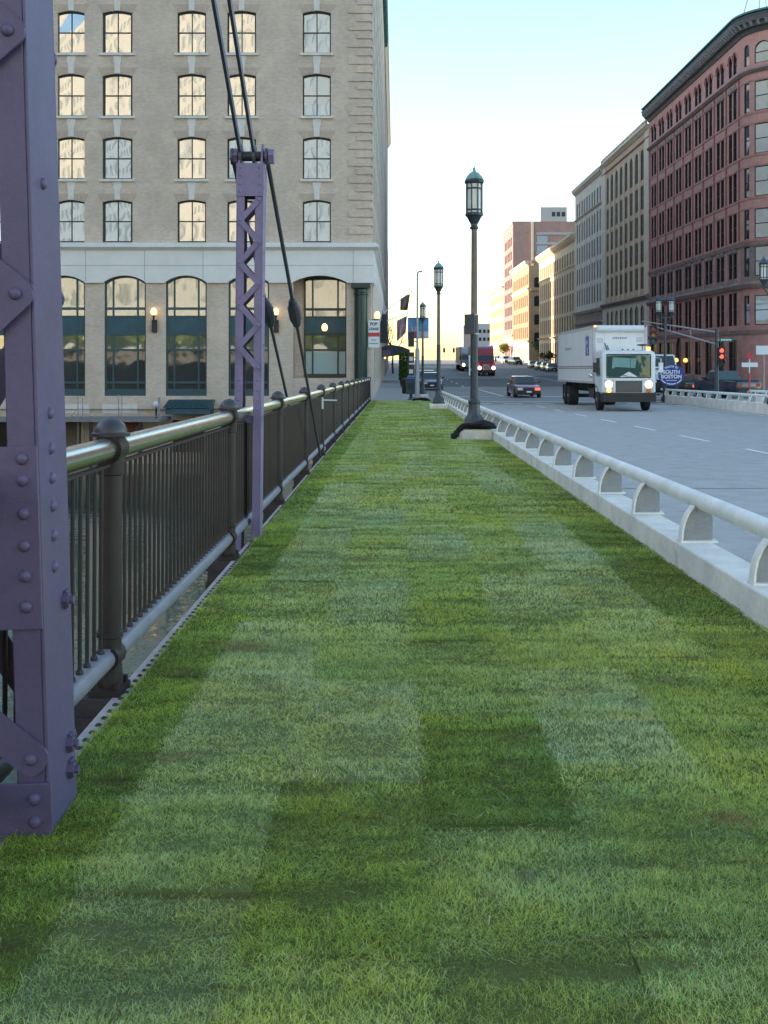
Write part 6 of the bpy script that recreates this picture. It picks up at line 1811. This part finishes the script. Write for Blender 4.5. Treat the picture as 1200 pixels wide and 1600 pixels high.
# ---- long nose lorries further up the street
def lorry(loc, label, cabm, topm, lit=(1, 1), trailm=whitebox):
    T = thing('lorry', label, 'truck', loc)
    def rg(y, w, z0, z1): return [(-w, y, z0), (-w, y, z1 - .12), (-w + .12, y, z1), (w - .12, y, z1), (w, y, z1 - .12), (w, y, z0)]
    mb = MB(); mb.loft([rg(.0, .62, .75, 1.45), rg(.12, .78, .65, 1.62), rg(.6, .95, .6, 1.74), rg(1.7, 1.08, .6, 1.88)]); mb.build('hood', cabm, T)
    mb = MB(); mb.loft([rg(1.55, 1.14, .6, 1.85), rg(1.60, 1.16, .6, 1.95), rg(2.05, 1.14, .6, 2.85), rg(2.4, 1.16, .6, 3.05), rg(4.4, 1.18, .6, 3.15)]); mb.build('cab', cabm, T)
    mb = MB(); mb.loft([rg(2.10, 1.12, 2.8, 3.0), rg(2.5, 1.14, 2.8, 3.55), rg(3.1, 1.16, 2.8, 3.95), rg(4.4, 1.16, 2.8, 4.0)]); mb.build('roof_fairing', topm, T)
    mb = MB()
    for k in range(9): mb.bx(-.40 + k * .09, -.34 + k * .09, 2.30, 2.33, 3.18, 3.28)
    mb.build('roof_lettering', signwhite, T)
    mb = MB(); mb.prism([(-1.02, 1.60, 1.98), (1.02, 1.60, 1.98), (.98, 1.94, 2.72), (-.98, 1.94, 2.72)], (0, -.03, .01)); mb.build('windshield', carglass, T)
    mb = MB(); mb.prism([(-.46, .0, .85), (.46, .0, .85), (.40, .0, 1.5), (-.40, .0, 1.5)], (0, -.05, 0)); g = mb.build('grille', chrome, T)
    mb = MB()
    for k in range(8): mb.bx(-.36, .36, -.062, -.052, .92 + k * .07, .95 + k * .07)
    mb.build('slat', blackpl, g)
    mb = MB(); mb.loft([[(-1.18, .4, z), (-1.1, -.12, z), (1.1, -.12, z), (1.18, .4, z)] for z in (.38, .42, .74, .78)]); mb.build('bumper', blackpl, T)
    for k, s in enumerate((-1, 1)):
        mb = MB(); mb.prism([(s * .62, .02, .80), (s * 1.10, .25, .80), (s * 1.12, .35, 1.75), (s * .80, .35, 1.78)], (0, 1.5, 0)); mb.build('fender', cabm, T)
        mb = MB(); mb.lathe([(.24, 0), (.2, .05), (.02, .09)], (s * .92, .05, 1.08), 14, 0, Matrix.Rotation(R(90), 3, 'X')); mb.build('headlight', lit_white if lit[k] else unlit_lens, T)
        mb = MB(); mb.bx(s * 1.36 - .1, s * 1.36 + .1, 1.6, 1.72, 1.9, 2.6); mb.bar((s * 1.14, 1.7, 2.4), (s * 1.3, 1.66, 2.4), .04, .04); mb.build('mirror', blackpl, T)
        wheel(T, s * 1.0, 1.0, .50, .32)
        for y in (5.6, 6.9, 15.5, 16.8): wheel(T, s * .98, y, .50, .5, steelgrey, True)
        mb = MB(); mb.cyl((s * 1.0, 4.6, .9), (s * 1.0, 4.6, 4.1), .08, n=8); mb.build('exhaust_stack', chrome, T)
    mb = MB(); mb.bx(-.45, .45, 1.5, 8, .7, 1.0); mb.build('chassis', blackpl, T)
    mb = MB(); mb.bx(-1.27, 1.27, 5.0, 18., 1.2, 4.05); mb.build('trailer', trailm, T, bevel=.04)
    return T
redp = paint('truck_red_paint', (.62, .03, .045)); pinkp = paint('truck_faded_red', (.52, .30, .32))
lorry((11.95, 147, zr(147)), 'red long nosed lorry with lit headlights coming down the street', redp, redp)
lorry((12.05, 183, zr(183)), 'pale grey lorry partly hidden by the lamp post, driving behind the red lorry', pm('dull_grey_paint', (.32, .33, .34), .4), whitebox, (1, 1))
# lamp posts and lights far off at the crest
def far_signal(px, Y, label):
    o = thing('distant_signal', label, 'traffic signal', ((px - 618) * Y / 1750, Y, zr(Y)))
    mb = MB(); mb.cyl((0, 0, 0), (0, 0, 2.6), .06, n=6); mb.build('pole', steelgrey, o)
    mb = MB(); mb.bx(-.3, .3, -.1, .1, 2.3, 3.5); mb.bx(-.36, .36, -.02, .12, 3.3, 3.42); mb.build('head', blackpl, o)
far_signal(694, 300, 'tiny dark traffic signal on the crest, left of the other one')
far_signal(709, 300, 'tiny dark traffic signal on the crest, right of the other one')
